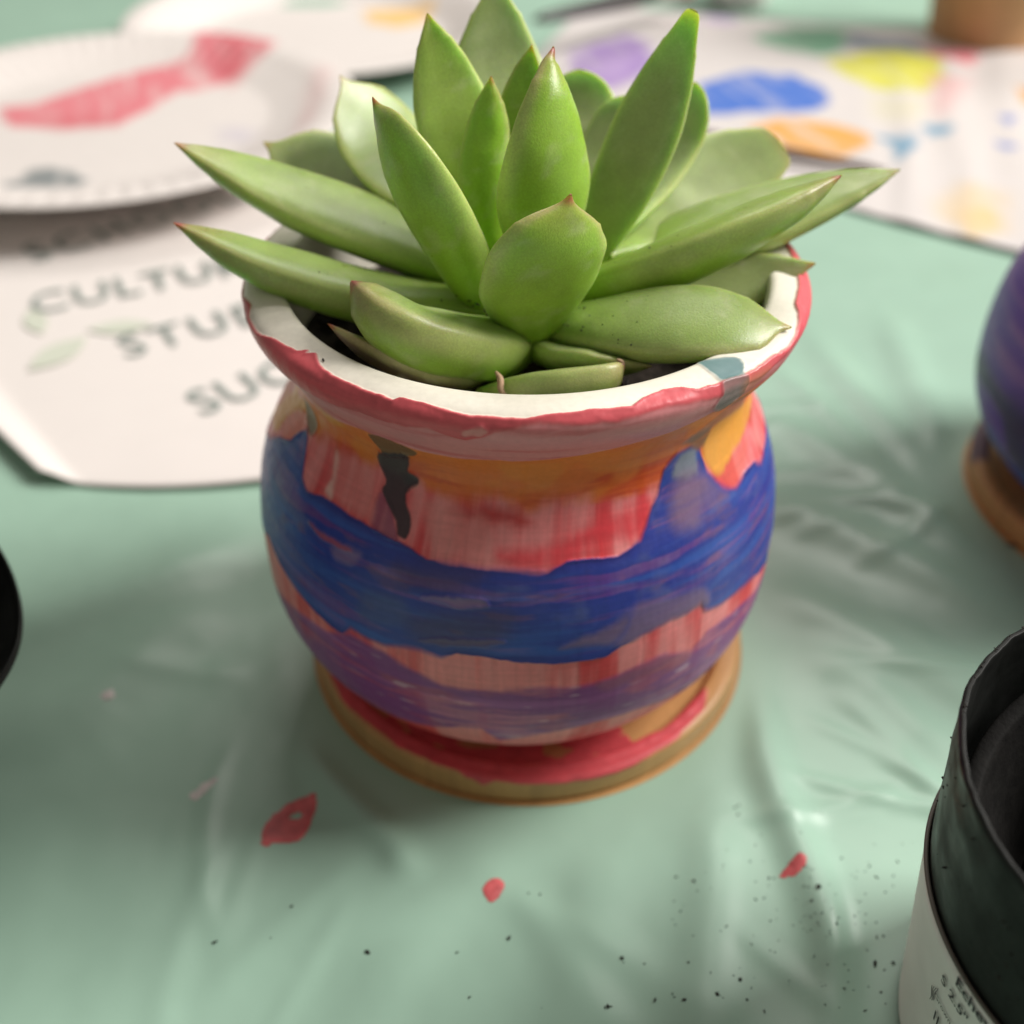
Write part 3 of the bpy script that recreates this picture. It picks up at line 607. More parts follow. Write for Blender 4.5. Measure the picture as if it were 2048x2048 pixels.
LEAF_TABLE = [
 ([(-0.33,0.50,7.79),(-0.37,1.30,8.81),(-0.42,1.90,9.66),(-0.45,2.20,10.68)], 1.62, 0.42, 'acute', dict(hint=(0.25,-0.86,0.90), tone='pale', cup=0.7, red=0.4, seed=1)),
 ([(-0.87,0.50,7.87),(-1.61,1.40,7.97),(-2.23,2.10,8.51),(-2.78,2.40,9.26)], 1.6, 0.4, 'spoon', dict(hint=(0.30,-0.30,0.80), tone='mid', cup=0.5, red=0.4, seed=2)),
 ([(0.36,0.60,7.91),(0.66,1.70,8.26),(0.79,2.40,8.73),(0.80,2.70,9.26)], 1.25, 0.36, 'stub', dict(hint=(-0.30,-0.85,0.90), tone='pale', cup=0.5, red=0.0, seed=3)),
 ([(0.74,0.40,7.76),(1.03,1.20,8.22),(1.27,1.70,8.66),(1.46,2.00,9.10)], 0.95, 0.32, 'stub', dict(hint=(-0.61,-0.66,0.90), tone='pale', red=0.1, seed=4)),
 ([(0.97,0.40,7.67),(1.71,1.30,8.01),(2.21,1.90,8.51),(2.51,2.20,9.23)], 1.15, 0.32, 'stub', dict(hint=(-0.72,-0.54,0.90), tone='pale', red=0.1, seed=5)),
 ([(-0.87,0.50,7.54),(-1.86,1.30,7.60),(-2.95,1.90,7.85),(-4.02,2.20,8.33)], 1.75, 0.4, 'spoon', dict(hint=(0.15,-0.50,0.90), tone='pale', red=0.4, seed=6)),
 ([(0.89,0.30,7.64),(1.89,1.20,7.68),(2.99,1.90,7.93),(3.92,2.20,8.31)], 1.95, 0.4, 'square', dict(hint=(-0.20,-0.50,0.90), tone='pale', red=0.2, seed=7, cup=0.5)),
 ([(1.21,0.10,7.07),(2.54,0.30,7.18),(3.32,0.45,7.32),(3.87,0.50,7.53)], 0.9, 0.3, 'acute', dict(hint=(-0.89,-0.11,0.90), tone='dark', red=0.3, seed=8)),
 ([(0.98,0.20,7.19),(2.61,0.60,7.58),(4.08,0.90,7.98),(5.40,1.00,8.38)], 1.45, 0.66, 'long', dict(hint=(-0.10,-0.12,1.00), tone='mid', red=0.3, cup=0.15, seed=9)),
 ([(-0.66,0.20,8.09),(-0.94,0.50,9.10),(-1.16,0.70,9.89),(-1.31,0.70,10.59)], 1.12, 0.4, 'acute', dict(hint=(0.35,-0.80,0.20), tone='vivid', red=0.5, seed=10, cup=0.5)),
 ([(0.85,0.10,7.41),(1.37,0.40,8.51),(1.83,0.60,9.68),(2.12,0.50,10.69)], 1.02, 0.4, 'blunt', dict(hint=(-0.35,-0.70,0.20), tone='pale', red=0.2, seed=11, cup=0.6)),
 ([(-0.14,0.30,8.20),(-0.13,0.40,8.99),(-0.04,0.45,9.69),(0.05,0.45,10.27)], 0.68, 0.36, 'long', dict(hint=(0.11,-0.89,0.90), tone='vivid', red=0.9, seed=12)),
 ([(-0.48,-0.05,7.64),(-0.59,0.05,8.69),(-0.52,0.15,9.38),(-0.48,0.15,9.97)], 0.72, 0.4, 'long', dict(hint=(0.10,1.00,0.20), tone='vivid', red=0.9, seed=13)),
 ([(-0.79,0.10,7.28),(-2.09,0.40,7.76),(-3.50,0.60,8.27),(-4.86,0.50,8.96)], 1.3, 0.68, 'long', dict(hint=(0.15,-0.12,1.00), tone='mid', red=0.6, cup=0.15, seed=14)),
 ([(0.89,-0.30,6.94),(2.03,-0.20,7.10),(3.06,-0.25,7.27),(4.03,-0.35,7.57)], 1.3, 0.5, 'acute', dict(hint=(-0.10,-0.40,0.90), tone='olive', red=0.6, seed=15)),
 ([(0.19,-0.50,7.62),(0.20,-0.75,8.87),(0.23,-0.60,9.78),(0.24,-0.30,10.47)], 1.36, 0.58, 'acute', dict(hint=(-0.43,0.79,0.90), tone='vivid', red=0.9, seed=16, hook=(0.06, 0, 0))),
 ([(-0.56,-0.40,6.95),(-1.89,-0.60,7.25),(-3.29,-0.70,7.72),(-4.74,-0.60,8.29)], 1.15, 0.74, 'long', dict(hint=(0.10,0.15,1.00), tone='mid', red=0.9, cup=0.1, seed=17)),
 ([(-0.59,-0.50,7.21),(-1.05,-1.10,8.52),(-1.48,-1.20,9.43),(-1.92,-0.80,10.02)], 1.18, 0.62, 'spoon', dict(hint=(0.50,0.70,0.50), tone='vivid', red=0.9, seed=18)),
 ([(0.68,-0.40,7.20),(1.76,-0.70,7.84),(2.91,-0.70,8.41),(4.14,-0.40,8.87)], 1.18, 0.74, 'long', dict(hint=(-0.10,0.35,1.00), tone='vivid', red=0.8, cup=0.1, seed=19)),
 ([(0.19,-0.80,6.84),(1.22,-1.60,7.35),(2.26,-2.00,7.59),(3.40,-1.95,7.47)], 1.25, 0.75, 'spoon', dict(hint=(-0.05,-0.30,1.00), tone='mid', red=0.5, cup=0.1, seed=20)),
 ([(0.04,-1.00,6.74),(0.60,-1.60,6.91),(1.08,-1.90,6.98),(1.61,-2.20,7.04)], 0.9, 0.45, 'spoon', dict(hint=(-0.41,0.80,0.90), tone='dark', red=0.2, seed=21)),
 ([(-0.48,-1.00,6.31),(-1.18,-1.80,6.80),(-1.90,-2.10,7.22),(-2.57,-2.00,7.55)], 1, 0.45, 'spoon', dict(hint=(0.64,0.63,0.90), tone='brown', red=0.9, seed=22)),
 ([(-0.03,-0.80,6.62),(-0.74,-1.70,7.21),(-1.49,-2.20,7.71),(-2.22,-2.00,8.15)], 1.2, 0.85, 'round', dict(hint=(0.30,0.45,0.90), tone='mid', red=0.9, cup=0, seed=23)),
 ([(0.07,-0.90,6.81),(0.11,-1.60,7.80),(0.24,-2.00,8.58),(0.48,-2.10,9.33)], 1.66, 0.5, 'spoon', dict(hint=(-0.16,0.89,0.90), tone='vivid', red=0.9, seed=24, roll=6)),
 ([(-0.50,-1.90,6.40),(0.09,-2.45,6.94),(0.76,-2.50,7.07),(1.24,-2.30,7.11)], 0.6, 0.55, 'stub', dict(hint=(-0.15,0.89,0.90), tone='olive', red=0.7, seed=25)),
]
for row in LEAF_TABLE:
    LEAVES.append(leaf(row[0], row[1], row[2], row[3], **row[4]))
# short thick stem under the rosette
stem_m = simple_mat('succulent_stem', color=(.10, .13, .04), rough=.6, var=.3, vscale=300, bump=.4)
lathe('stem', [(0,-.5),(.55,-.5),(.62,-.2),(.6,.3),(.5,.7),(.3,1.0),(0,1.1)], stem_m, plant, 32)
# a withered scale at the foot of the lowest leaf
dry_m = simple_mat('withered_scale', color=(.42, .27, .17), rough=.7, var=.3, vscale=500)
def ribbon(name, P, wd, mat, parent, off=(0, 0, 0), nrm=(0, -.6, .8), th=.012):
    P = catmull(P, 8); n = len(P); t = np.gradient(P, axis=0); t /= np.linalg.norm(t, axis=1)[:, None]
    b = np.cross(t, np.array(nrm)); b /= np.linalg.norm(b, axis=1)[:, None]
    u = np.linspace(0, 1, n); ww = wd*np.sin(np.pi*np.clip(u*.9+.05, 0, 1))**.6
    nn = np.cross(b, t)
    rings = np.stack([P-b*ww[:, None], P+nn*th, P+b*ww[:, None], P-nn*th], 1)
    return mesh_np(name, rings.reshape(-1, 3)-np.array(off), grid_faces(n, 4, True), mat, parent)
ribbon('withered_scale', [(-.42,-2.35,7.05),(-.36,-2.48,7.02),(-.35,-2.58,6.92),(-.26,-2.70,6.86)], .045, dry_m, plant, (0,0,6.7))
ribbon('withered_scale', [(1.13,-2.36,7.24),(1.20,-2.38,7.20),(1.21,-2.42,7.10)], .03, dry_m, plant, (0,0,6.7))
ribbon('withered_scale', [(-1.0,-2.7,6.55),(-.9,-2.85,6.6),(-.7,-2.9,6.62)], .04, dry_m, plant, (0,0,6.7))
# soil bits sprinkled on leaves near their bases
def sprinkle(k, n, t0, t1, x0, x1, seed):
    o, C3, N, B, wv = LEAVES[k]; q = np.random.default_rng(seed)
    for i in range(n):
        r = int((t0+(t1-t0)*q.random())*35); x = (x0+(x1-x0)*q.random())
        me = o.data; best = None
        ring = [r*40+j for j in range(0, 40)]
        j = int(q.integers(3, 17)) if x0 >= -1 else 0
        co = np.array(me.vertices[ring[j]].co)/S+np.array([0, 0, 6.7])
        crumb(co[0], co[1], co[2], .006+.011*q.random()**2, seed*50+i, .7)
for k, n, a, b, sd in ((16, 26, .05, .7, 5), (19, 34, .05, .6, 6), (22, 10, .0, .4, 7), (18, 9, .1, .6, 8), (13, 8, .1, .5, 9), (14, 6, .1, .6, 10), (10, 4, .1, .5, 11)):
    sprinkle(k, n, a, b, -1, 1, sd)
for i in range(16):       # the little heap in the crease left of the front leaf
    t = i/15
    crumb(-.95+.75*t+.05*rng.normal(), -.93-.45*t+.04*rng.normal(), 7.42-.28*t+.03*rng.normal(), .012+.02*rng.random(), 900+i, .8)
for i in range(420):
    a = rng.random()*6.283; r = 3.25*math.sqrt(rng.random()); x = r*math.cos(a); y = r*math.sin(a); qn = r/3.33
    crumb(x, y, 6.30+.5*math.exp(-(qn/.45)**2)+.05*rng.random(), .03+.07*rng.random()**2, 3000+i, .8)
crumb(-3.83, -.35, 7.46, .030, 990, .6)
crumb(-2.55, -2.72, 7.45, .02, 991, .6)

# ------------------------------------------------------------------ purple pot on its saucer at the right edge
def paint_purple(s, th):
    T, Sm = np.meshgrid(th, s); d = np.degrees((T+np.pi) % (2*np.pi)-np.pi); X = np.radians(d)*4
    n1 = fbm(X*1.2+60, Sm*1.4+11, 131, 3)-.5; hst = fbm(X*.9+41, Sm*9+5, 135, 3)
    c = mixc(np.ones(T.shape+(3,))*lin(88, 40, 152), lin(118, 76, 156), smooth(.45, .75, hst))
    c = mixc(c, lin(36, 78, 156), smooth(7.6, 8.5, Sm+1.6*n1))
    c = mixc(c, lin(34, 30, 52), smooth(.55, .7, fbm(X*.9+7, Sm*1.1+3, 138, 2))*smooth(6.6, 7.4, Sm)*.8)
    c = mixc(c, lin(236,230,216), smooth(2.55, 2.45, Sm+.1*n1))
    return c, .01*hst*smooth(1.9, 2.4, Sm)
pot2 = empty('painted_pot', (13.45, 3.9, .004), 'purple and blue painted pot cut off by the right edge', 'plant pot', rz=R_(-40))
s2 = np.concatenate([np.linspace(0, 1.8, 14, endpoint=False), np.linspace(1.8, SL[-1], 150)]); t2 = np.linspace(-np.pi, np.pi, 200, endpoint=False)
c2, h2 = paint_purple(s2, t2)
pot_mesh('pot_wall', s2, t2, c2, h2, pot_m, pot2)
soil2 = soil.copy(); COL.objects.link(soil2); soil2.location = Vector((13.45, 3.9, 0))*S
tag(soil2, 'dark potting soil filling the purple pot at the right edge', 'soil', kind='stuff')
def paint_dark(colr, H, T, Ss, Rr, Zz, seed):
    nz = fbm(T*5+30, Ss*3, seed+7, 3)-.5; d = np.degrees(T)
    a = smooth(.05, -.05, np.abs(Ss-4.0+.9*nz)-.28)*smooth(.40, .56, fbm(T*3.1+8, Ss*.6, seed+2, 2))
    colr = mixc(colr*1.0, lin(66, 50, 84), a*.85)
    return colr, H
saucer('bamboo_saucer', (13.45, 3.9, .004), paint_dark, 33, label='bamboo saucer stained dark under the purple pot at the right edge', rz=0)
# drip of dark paint on the cloth beside that saucer
darkpaint = simple_mat('dried_dark_paint', color=(.03, .035, .03), rough=.45)
blob('paint_spot', [(9.75,2.5),(10.05,2.5),(10.6,2.2),(10.9,1.7),(10.5,1.85),(10.1,2.2),(9.75,2.3)], darkpaint, cloth, seed=40, rag=.1, step=.05)

# ------------------------------------------------------------------ nursery pots
blackpl = simple_mat('black_plastic', color=(.009, .010, .009), rough=.48, var=.3, vscale=300, bump=.3, bscale=700, spec=.24, rvar=.12)
blackpl_in = simple_mat('dusty_black_plastic', color=(.008, .0075, .007), rough=.75, var=.5, vscale=500, bump=.5, bscale=1200, spec=.14)
greenpl = simple_mat('translucent_dark_plastic', color=(.045, .07, .058), rough=.30, var=.25, vscale=90, bump=.15, bscale=600, spec=.5)
NPX, NPY = 7.46, -7.77
npot = empty('nursery_pot', (NPX, NPY, .004), 'open black plastic nursery pot with a white printed label, bottom right corner', 'nursery pot')
np_prof = [(0,.12),(2.1,.12),(2.22,.11),(2.30,.08),(2.35,0),(2.44,.0),(2.5,.15),(2.78,2.6),(2.89,3.6),(2.96,4.4),(3.0,4.8),(3.02,5.1),(3.03,5.26),(3.02,5.31),(2.985,5.33),(2.95,5.29),(2.93,5.0),(2.86,4.0),(2.70,2.6),(2.42,.42),(2.34,.31),(2.2,.3),(0,.3)]
th = np.linspace(0, 2*np.pi, 260, endpoint=False)
P = catmull(np_prof, 6); P[:, 0] = np.maximum(P[:, 0], 0)
T, Rr = np.meshgrid(th, P[:, 0]); Zz = P[:, 1:2]+0*T
rough_rim = smooth(4.5, 5.2, Zz)
dz = rough_rim*(.05*(fbm(T*7+3, 0*T+2, 81, 3)-.5)+.05*np.sin(T*2+.6)); drr = rough_rim*.07*(fbm(T*9+3, Zz*3+2, 82, 3)-.5)
Rr2 = Rr+drr
mesh_np('pot_wall', np.stack([Rr2*np.cos(T), Rr2*np.sin(T), Zz+dz], -1).reshape(-1, 3), grid_faces(len(P), 260, True), blackpl, npot)
# label wrapped round it
def LR(z): return 2.53+.115*z
lab_m = simple_mat('label_paper', color=(.90, .885, .85), rough=.55, var=.05, vscale=160, bump=.05)
la = np.radians(np.linspace(95, 300, 150)); lz = np.linspace(.12, 3.24, 14)

A, Z = np.meshgrid(la, lz); Rl = LR(Z)+.05*smooth(R_(110), R_(96), A)*(1-Z/3.55)+.012*(fbm(A*3+5, Z*.6+5, 86, 2)-.5)
outer = np.stack([Rl*np.cos(A), Rl*np.sin(A), Z], -1).reshape(-1, 3); inner = np.stack([(Rl-.025)*np.cos(A), (Rl-.025)*np.sin(A), Z], -1).reshape(-1, 3)
n1_, n2_ = len(lz), len(la); f = grid_faces(n1_, n2_)
rim_f = [(( n1_-1)*n2_+i, (n1_-1)*n2_+i+1, n1_*n2_+(n1_-1)*n2_+i+1, n1_*n2_+(n1_-1)*n2_+i) for i in range(n2_-1)]
label = mesh_np('label', np.vstack([outer, inner]), np.vstack([f, f[:, ::-1]+n1_*n2_, rim_f]), lab_m, npot)
edge_m = simple_mat('label_edge', color=(.12, .11, .09), rough=.6)
et = np.stack([2.895*np.cos(la), 2.895*np.sin(la), 3.25+0*la], -1)
def tube(name, P, r, mat, parent=None, n=10, loc=None, closed=False, taper=None):
    P = np.array(P, float); t = np.gradient(P, axis=0); t /= np.linalg.norm(t, axis=1)[:, None]
    h = np.array([0, 0, 1.0]) if abs(t[0][2]) < .9 else np.array([1.0, 0, 0])
    b = np.cross(t, h); b /= np.linalg.norm(b, axis=1)[:, None]; nn = np.cross(b, t)
    a = np.linspace(0, 2*np.pi, n, endpoint=False)
    rr = np.full(len(P), r) if taper is None else np.array(taper)
    V = P[:, None]+(b[:, None]*np.cos(a)[None, :, None]+nn[:, None]*np.sin(a)[None, :, None])*rr[:, None, None]
    k = len(P); caps = [(0, i+1, i) for i in range(1, n-1)]+[((k-1)*n, (k-1)*n+i, (k-1)*n+i+1) for i in range(1, n-1)]
    return mesh_np(name, V.reshape(-1, 3), grid_faces(k, n, True), mat, parent, loc=loc, tris=caps)
tube('label_edge', et, .028, edge_m, npot, 8)
ink = simple_mat('printed_ink', color=(.03, .028, .035), rough=.6)
def text_mesh(name, body, size, mat, parent, place, bold=0.0, shear=0, xs=1.0, sp=1.0):
    cu = bpy.data.curves.new(name, 'FONT'); cu.body = body; cu.size = 1; cu.resolution_u = 3; cu.offset = bold; cu.shear = shear; cu.space_character = sp
    ob = bpy.data.objects.new(name, cu); COL.objects.link(ob)
    bpy.context.view_layer.update()
    me = bpy.data.meshes.new_from_object(ob); bpy.data.objects.remove(ob)
    bm = bmesh.new(); bm.from_mesh(me)
    bmesh.ops.subdivide_edges(bm, edges=[e for e in bm.edges if e.calc_length() > .15], cuts=1)
    for v in bm.verts:
        v.co = Vector(place(v.co.x*size*xs, v.co.y*size))*S
    bm.normal_update(); bm.to_mesh(me); bm.free()
    me.materials.clear(); me.materials.append(mat); me.name = name
    o = bpy.data.objects.new(name, me); COL.objects.link(o); o.parent = parent
    return o
def on_label(a0, z0):
    def f(x, y):
        a = R_(a0)+x/3.0; r = LR(z0+y)+.022
        return (r*math.cos(a), r*math.sin(a), z0+y)
    return f
text_mesh('printed_text', 'Echeveria', .26, ink, label, on_label(-167.2, 3.00), bold=.022)
text_mesh('printed_text', 'S 2.5"', .24, ink, label, on_label(-171.6, 2.64), bold=.015)
text_mesh('printed_text', 'Grown in U.S.A.', .135, ink, label, on_label(-172.4, 2.22))
text_mesh('printed_text', 'II IIIII III', .30, ink, label, on_label(-171.1, 1.82))
# small leaf-like mark printed left of it
for k in range(4):
    pts = []
    for i in range(12):
        u = i/11; a = -173.7+.55*k+.35*math.sin(u*5+k); z = 2.0+.05*k+.28*u
        pts.append(on_label(a, z)(0, 0))
    tube('printed_mark', [(p[0]*1.0003, p[1]*1.0003, p[2]) for p in pts], .004, ink, label, 5)
# second pot pushed inside the first: a rim lying tilted below the outer one
ipot = empty('nursery_pot', (NPX+.0, NPY+.0, .32), 'second black nursery pot pushed askew inside the labelled one', 'nursery pot')
tilt = Matrix.Rotation(R_(-16), 4, Vector((math.cos(R_(215)), math.sin(R_(215)), 0)).cross(Vector((0, 0, 1))))
ip = [(0,2.0),(1.8,2.0),(2.0,2.01),(2.12,2.08),(2.62,3.9),(2.68,4.0),(2.80,4.03),(2.82,4.12),(2.80,4.22),(2.66,4.24),(2.58,4.18),(2.5,3.9),(2.05,2.25),(1.9,2.16),(1.7,2.15),(0,2.15)]
P = catmull(ip, 5); P[:, 0] = np.maximum(P[:, 0], 0); th = np.linspace(0, 2*np.pi, 160, endpoint=False)
T, Rr = np.meshgrid(th, P[:, 0]); Zz = P[:, 1:2]+0*T
Rr = Rr*(.925+.01*np.sin(3*T))
V = np.stack([Rr*np.cos(T), Rr*np.sin(T), Zz], -1).reshape(-1, 3)
Rm = np.array(tilt.to_3x3()); V = (V-np.array([0, 0, 3.2]))@Rm.T+np.array([0, 0, 3.35])
mesh_np('pot_wall', V, grid_faces(len(P), 160, True), blackpl_in, ipot)
# crumbs clinging to the outside of the outer pot
for i in range(46):
    a = R_(150+70*rng.random()); z = 3.7+1.4*rng.random()
    crumb(NPX+(2.89+.08*(z-3.6))*math.cos(a), NPY+(2.89+.08*(z-3.6))*math.sin(a), z, .008+.018*rng.random()**2, 1200+i, .9)
for i in range(60):
    a = R_(110+130*rng.random()); crumb(NPX+2.99*math.cos(a), NPY+2.99*math.sin(a), 5.32, .006+.010*rng.random(), 1300+i, .8)

# black pot at the left edge, only its rim corner in view
lpot = empty('nursery_pot', (-12.8, -4.35, .75), 'black plastic nursery pot tipped over at the left edge of the table', 'nursery pot')
lpot.rotation_euler = (R_(-8), R_(38), 0)
lprof = [(0,.1),(1.7,.1),(1.88,.08),(2.0,0),(2.12,.02),(2.75,4.6),(2.92,4.65),(2.95,4.8),(2.95,5.15),(2.92,5.22),(2.84,5.2),(2.8,4.9),(2.1,.45),(2.0,.36),(1.8,.35),(0,.35)]
LP = catmull(lprof, 6); LP[:, 0] = np.maximum(LP[:, 0], 0)
lathe('pot_wall', LP, blackpl, lpot, 120)

# ------------------------------------------------------------------ loose soil object
o = mesh_np('soil_crumbs', np.vstack(CR_V), np.vstack(CR_F), simple_mat('soil_crumb', color=(.018, .015, .012), rough=.85, var=.5, vscale=900), smooth_=False)
tag(o, 'crumbs of dark potting soil scattered over the green tablecloth', 'soil', kind='stuff')

# ------------------------------------------------------------------ paper plates, card, palette sheet
PAINTC = dict(rose=lin(222,112,124), rosedark=lin(200,84,94), rosepale=lin(222,172,172), lilacpale=lin(186,180,200), grey=lin(120,128,130),
  blue=lin(60,108,196), amber=lin(236,190,104), violet=lin(152,118,188), violetpale=lin(184,160,202), green=lin(104,176,136), navy=lin(86,122,146),
  yellow=lin(206,204,70), yellowpale=lin(208,202,160), orange=lin(224,162,78), teal=lin(92,148,180), amberpale=lin(220,192,140))
def flat_paint(X, Y, base, shapes, seed):
    c = np.ones(X.shape+(3,))*base
    n = fbm(X*1.3+40, Y*1.3+40, seed, 3)-.5; st = fbm(X*3+Y*1.2+90, Y*.5+20, seed+1, 3)
    st2 = fbm(X*2.2+Y*.6+70, Y*.35+X*.1+33, seed+2, 3)
    h = np.zeros_like(X)
    for nm, al, so, poly in shapes:
        P = np.array(poly); m = (X > P[:,0].min()-2) & (X < P[:,0].max()+2) & (Y > P[:,1].min()-2) & (Y < P[:,1].max()+2)
        if not m.any(): continue
        d = sdf_poly(X[m]+.5*n[m], Y[m]+.5*n[m], poly)
        a = al*smooth(so, -so, d)*np.clip(.62+.75*st[m]-.35*smooth(.55, .75, st2[m]), 0, 1)
        c[m] = c[m]*(1-a[:, None])+PAINTC[nm]*a[:, None]; h[m] += .02*a
    return c, h
plate_m = simple_mat('plate_paper', attr=True, rough=.5, var=.02, vscale=150, bump=.05, bscale=900)
PLB = lin(224, 217, 213)
def plate(name, loc, Rp, hgt, shapes, label, seed):
    root = empty(name, loc, label, 'paper plate')
    prof = [(0,.10),(Rp*.30,.10),(Rp*.60,.12),(Rp*.68,.20),(Rp*.80,hgt*.62),(Rp*.88,hgt*.9),(Rp*.94,hgt),(Rp*.985,hgt*1.0),(Rp,hgt*.96),(Rp*.998,hgt*.90),(Rp*.975,hgt*.93),(Rp*.93,hgt*.93),(Rp*.87,hgt*.83),(Rp*.79,hgt*.55),(Rp*.67,.12),(Rp*.6,.04),(0,.03)]
    P = catmull(prof, 12); P[:, 0] = np.maximum(P[:, 0], 0)
    nth = 360; th = np.linspace(0, 2*np.pi, nth, endpoint=False); T, Rr = np.meshgrid(th, P[:, 0]); Zz = P[:, 1:2]+0*T
    Zz = Zz+.028*np.sin(T*72)*smooth(Rp*.68, Rp*.8, Rr)*smooth(Rp*1.0, Rp*.93, Rr)
    X = Rr*np.cos(T); Y = Rr*np.sin(T)
    c, h = flat_paint(X+loc[0], Y+loc[1], PLB, shapes, seed)
    half = np.arange(len(P))[:, None] > len(P)*.53
    c = np.where(half[..., None], PLB*.97, c); h = np.where(half, 0, h)
    mesh_np('plate_dish', np.stack([X, Y, Zz+h], -1).reshape(-1, 3), grid_faces(len(P), nth, True), plate_m, root, col=c.reshape(-1, 3))
    return root
plate('paper_plate', (-14.0, 23.4, .90), 8.4, .75, PLATE1, 'white paper plate with a long rose paint stroke, left behind the succulent', 71)
plate('paper_plate', (-8.6, 36.2, .02), 8.2, 1.1, PLATE2, 'farther white paper plate with amber and blue dabs', 72)

def sheet(name, corners, mat, n=(120, 120), zf=None, th=.03, colf=None, parent=None, bulge=None):
    """a paper sheet spanned by four corners (bilinear), given thickness, lying at zf(x, y)"""
    c = np.array(corners, float); u = np.linspace(0, 1, n[0])[:, None]; v = np.linspace(0, 1, n[1])[None]
    f = lambda k: (c[0, k]*(1-u)*(1-v)+c[1, k]*u*(1-v)+c[2, k]*u*v+c[3, k]*(1-u)*v)
    X, Y = f(0), f(1)
    if bulge is not None: X, Y = bulge(X, Y, u+0*v, v+0*u)
    Z = zf(X, Y, u+0*v, v+0*u)
    cl = colf(X, Y) if colf else None
    top = np.stack([X, Y, Z+th], -1).reshape(-1, 3); bot = np.stack([X, Y, Z], -1).reshape(-1, 3)
    nu, nv = n; N = nu*nv; fc = grid_faces(nu, nv)
    loop = [i*nv for i in range(nu)]+[(nu-1)*nv+j for j in range(1, nv)]+[i*nv+nv-1 for i in range(nu-2, -1, -1)]+[j for j in range(nv-2, 0, -1)]
    side = [(loop[i], loop[(i+1) % len(loop)], loop[(i+1) % len(loop)]+N, loop[i]+N) for i in range(len(loop))]
    V = np.vstack([top, bot]); C2 = None
    if cl is not None: C2 = np.vstack([cl.reshape(-1, 3)]*2)
    return mesh_np(name, V, np.vstack([fc, fc[:, ::-1]+N, side]), mat, parent, col=C2)

# palette sheet with paint puddles, pleated along its right part
def pal_z(X, Y, u, v):
    e = smooth(.60, .72, u+.10*(v-.5))
    pl = e*(.05*np.sin((u+.10*(v-.5))*70+3*fbm(u*9, v*2, 92, 2))*fbm(u*6+3, v*1.5+4, 94, 2)+.05)
    return .012+fold_h(X, Y)*0+pl+.10*(fbm(X*.25+20, Y*.25+20, 91, 2))
def pal_bulge(X, Y, u, v):
    return X+.25*np.sin(v*5+1)*u, Y+.5*np.sin(u*7+2)*(v > .9)*0+.35*np.sin(u*6.1)*(1-v)
pal_c = lambda X, Y: flat_paint(X, Y, lin(210, 204, 202), PAPER, 93)[0]
pal = sheet('palette_sheet', [(-1.2,27.5),(15.6,14.6),(24.5,35.2),(3.2,41.5)], plate_m, (260, 220), pal_z, .02, pal_c, bulge=pal_bulge)
tag(pal, 'large white paper sheet with blue, yellow, orange and green paint puddles', 'paint palette')

# printed card lying under the first plate
def card_bulge(X, Y, u, v):
    return X-.0*u, Y-.55*np.sin(np.pi*np.clip(u*1.35, 0, 1))*(1-v)**2
def card_z(X, Y, u, v):
    edge = smooth(.10, .0, u)
    return .045+.28*edge*(1-.3*v)+.10*smooth(.12, 0, v)*u+.05*np.sin(u*3+v*2)**2
card_m = simple_mat('card_paper', color=tuple(lin(228, 221, 217)), rough=.6, var=.015, vscale=90, bump=.04, bscale=1000)
card = sheet('printed_card', [(-10.35,4.45),(-.6,5.3),(-3.0,24.5),(-22.5,17.2)], card_m, (90, 110), card_z, .03, bulge=card_bulge)
tag(card, 'white printed card with dark green lettering lying left of the striped pot', 'card')
ink2 = simple_mat('green_grey_ink', color=(.21, .265, .24), rough=.7)
ink3 = simple_mat('pale_green_ink', color=(.60, .63, .53), rough=.7)
def on_card(ox, oy, ang, slant=0.0):
    ca, sa = math.cos(R_(ang)), math.sin(R_(ang))
    return lambda x, y: (ox+x*ca-(y)*sa, oy+x*sa+y*ca, .165)
for body, ox, oy, ang, size, sp in (('SCHOOL', -13.9, 14.6, 40, 1.8, 1.15), ('CULTURE', -12.95, 11.55, 25, 1.75, 1.06), ('STUDIO', -9.85, 9.35, 31, 1.7, 1.2), ('SUCC', -7.4, 6.8, 38, 1.65, 1.1)):
    text_mesh('printed_word', body, size, ink2, card, on_card(ox, oy, ang), bold=.0, xs=.86, sp=sp)
def leafprint(cx, cy, a, l, wd):
    pts = [(cx+math.cos(R_(a))*l*(t-.5)-math.sin(R_(a))*s*wd*math.sin(math.pi*t), cy+math.sin(R_(a))*l*(t-.5)+math.cos(R_(a))*s*wd*math.sin(math.pi*t)) for s, ts in ((1, np.linspace(0, 1, 10)), (-1, np.linspace(1, 0, 10)[1:-1])) for t in ts]
    V = [(x, y, .168) for x, y in pts]
    me = bpy.data.meshes.new('printed_leaf'); me.from_pydata([Vector(v)*S for v in V], [], [list(range(len(V)))]); me.materials.append(ink3)
    o = bpy.data.objects.new('printed_leaf', me); COL.objects.link(o); o.parent = card
leafprint(-11.6, 9.6, 60, 1.9, .45); leafprint(-10.4, 10.9, 10, 1.7, .35); leafprint(-12.7, 11.2, 120, 1.5, .3)

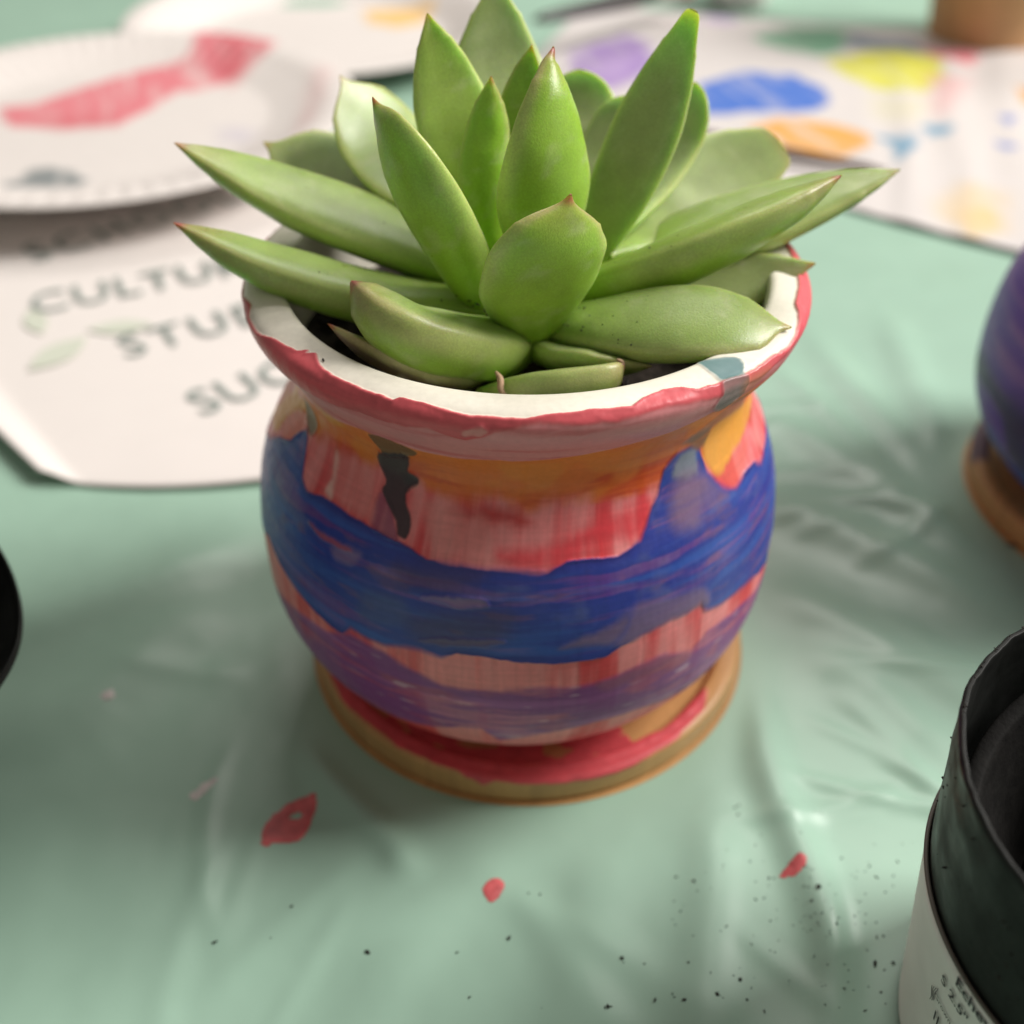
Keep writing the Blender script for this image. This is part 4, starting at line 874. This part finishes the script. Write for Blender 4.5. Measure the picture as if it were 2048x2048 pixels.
# ------------------------------------------------------------------ brushes, cup and a small dish at the back
wood_d = simple_mat('black_lacquer', color=(.03, .026, .024), rough=.35)
wood_b = simple_mat('brown_lacquer', color=(.10, .05, .04), rough=.4)
ferr = simple_mat('ferrule_metal', color=(.6, .58, .55), rough=.3, metal=1.0)
brist = simple_mat('bristles', color=tuple(lin(214, 120, 120)), rough=.7, var=.3, vscale=900)
def brush(a, b, r, label, hm):
    a = np.array(a, float); b = np.array(b, float); d = b-a; Lb = np.linalg.norm(d)
    root = empty('paint_brush', a, label, 'paint brush')
    t = np.linspace(0, .68, 14)
    tube('handle', d*t[:, None], r, hm, root, 14, taper=r*np.interp(t, [0,.03,.3,.55,.68],[.25,.5,.75,1.0,.8]))
    t = np.linspace(.68, .84, 5); tube('ferrule', d*t[:, None], r, ferr, root, 14, taper=r*np.interp(t, [.68,.84],[.85,.95]))
    t = np.linspace(.84, 1, 9); tube('bristle_tuft', d*t[:, None], r, brist, root, 14, taper=r*np.interp(t, [.84,.9,1],[.9,1.05,.1]))
brush((.7, 31.8, 2.05), (8.4, 39.6, 1.5), .42, 'black handled paint brush leaning on the far plate with pink bristles', wood_d)
brush((12.0, 20.6, .42), (1.2, 26.3, .42), .26, 'thin dark paint brush lying by the orange puddle', wood_b)
kraft = simple_mat('kraft_card', color=tuple(lin(196, 150, 106)), rough=.7, var=.08, vscale=120, bump=.1)
cup = empty('kraft_cup', (20.6, 36.6, .15), 'brown kraft paper cup standing on the far right corner of the paint sheet', 'cup')
cp = [(0,.25),(2.25,.25),(2.3,.02),(2.4,0),(2.46,.06),(2.5,.4),(3.05,7.6),(3.12,7.9),(3.1,8.05),(3.0,8.0),(2.92,7.6),(2.4,.5),(0,.42)]
CP = catmull(cp, 6); CP[:, 0] = np.maximum(CP[:, 0], 0)
lathe('cup_wall', CP, kraft, cup, 96)
clearp = simple_mat('cloudy_plastic', color=(.80, .78, .76), rough=.25, spec=.6)
dish = empty('water_dish', (10.6, 42.0, .1), 'small pale dish at the far edge behind the violet paint', 'dish')
dp = [(0,.1),(1.3,.1),(1.45,.3),(1.75,1.6),(1.8,1.75),(1.72,1.78),(1.6,1.5),(1.3,.35),(0,.25)]
DP = catmull(dp, 6); DP[:, 0] = np.maximum(DP[:, 0], 0)
lathe('dish_wall', DP, clearp, dish, 72)
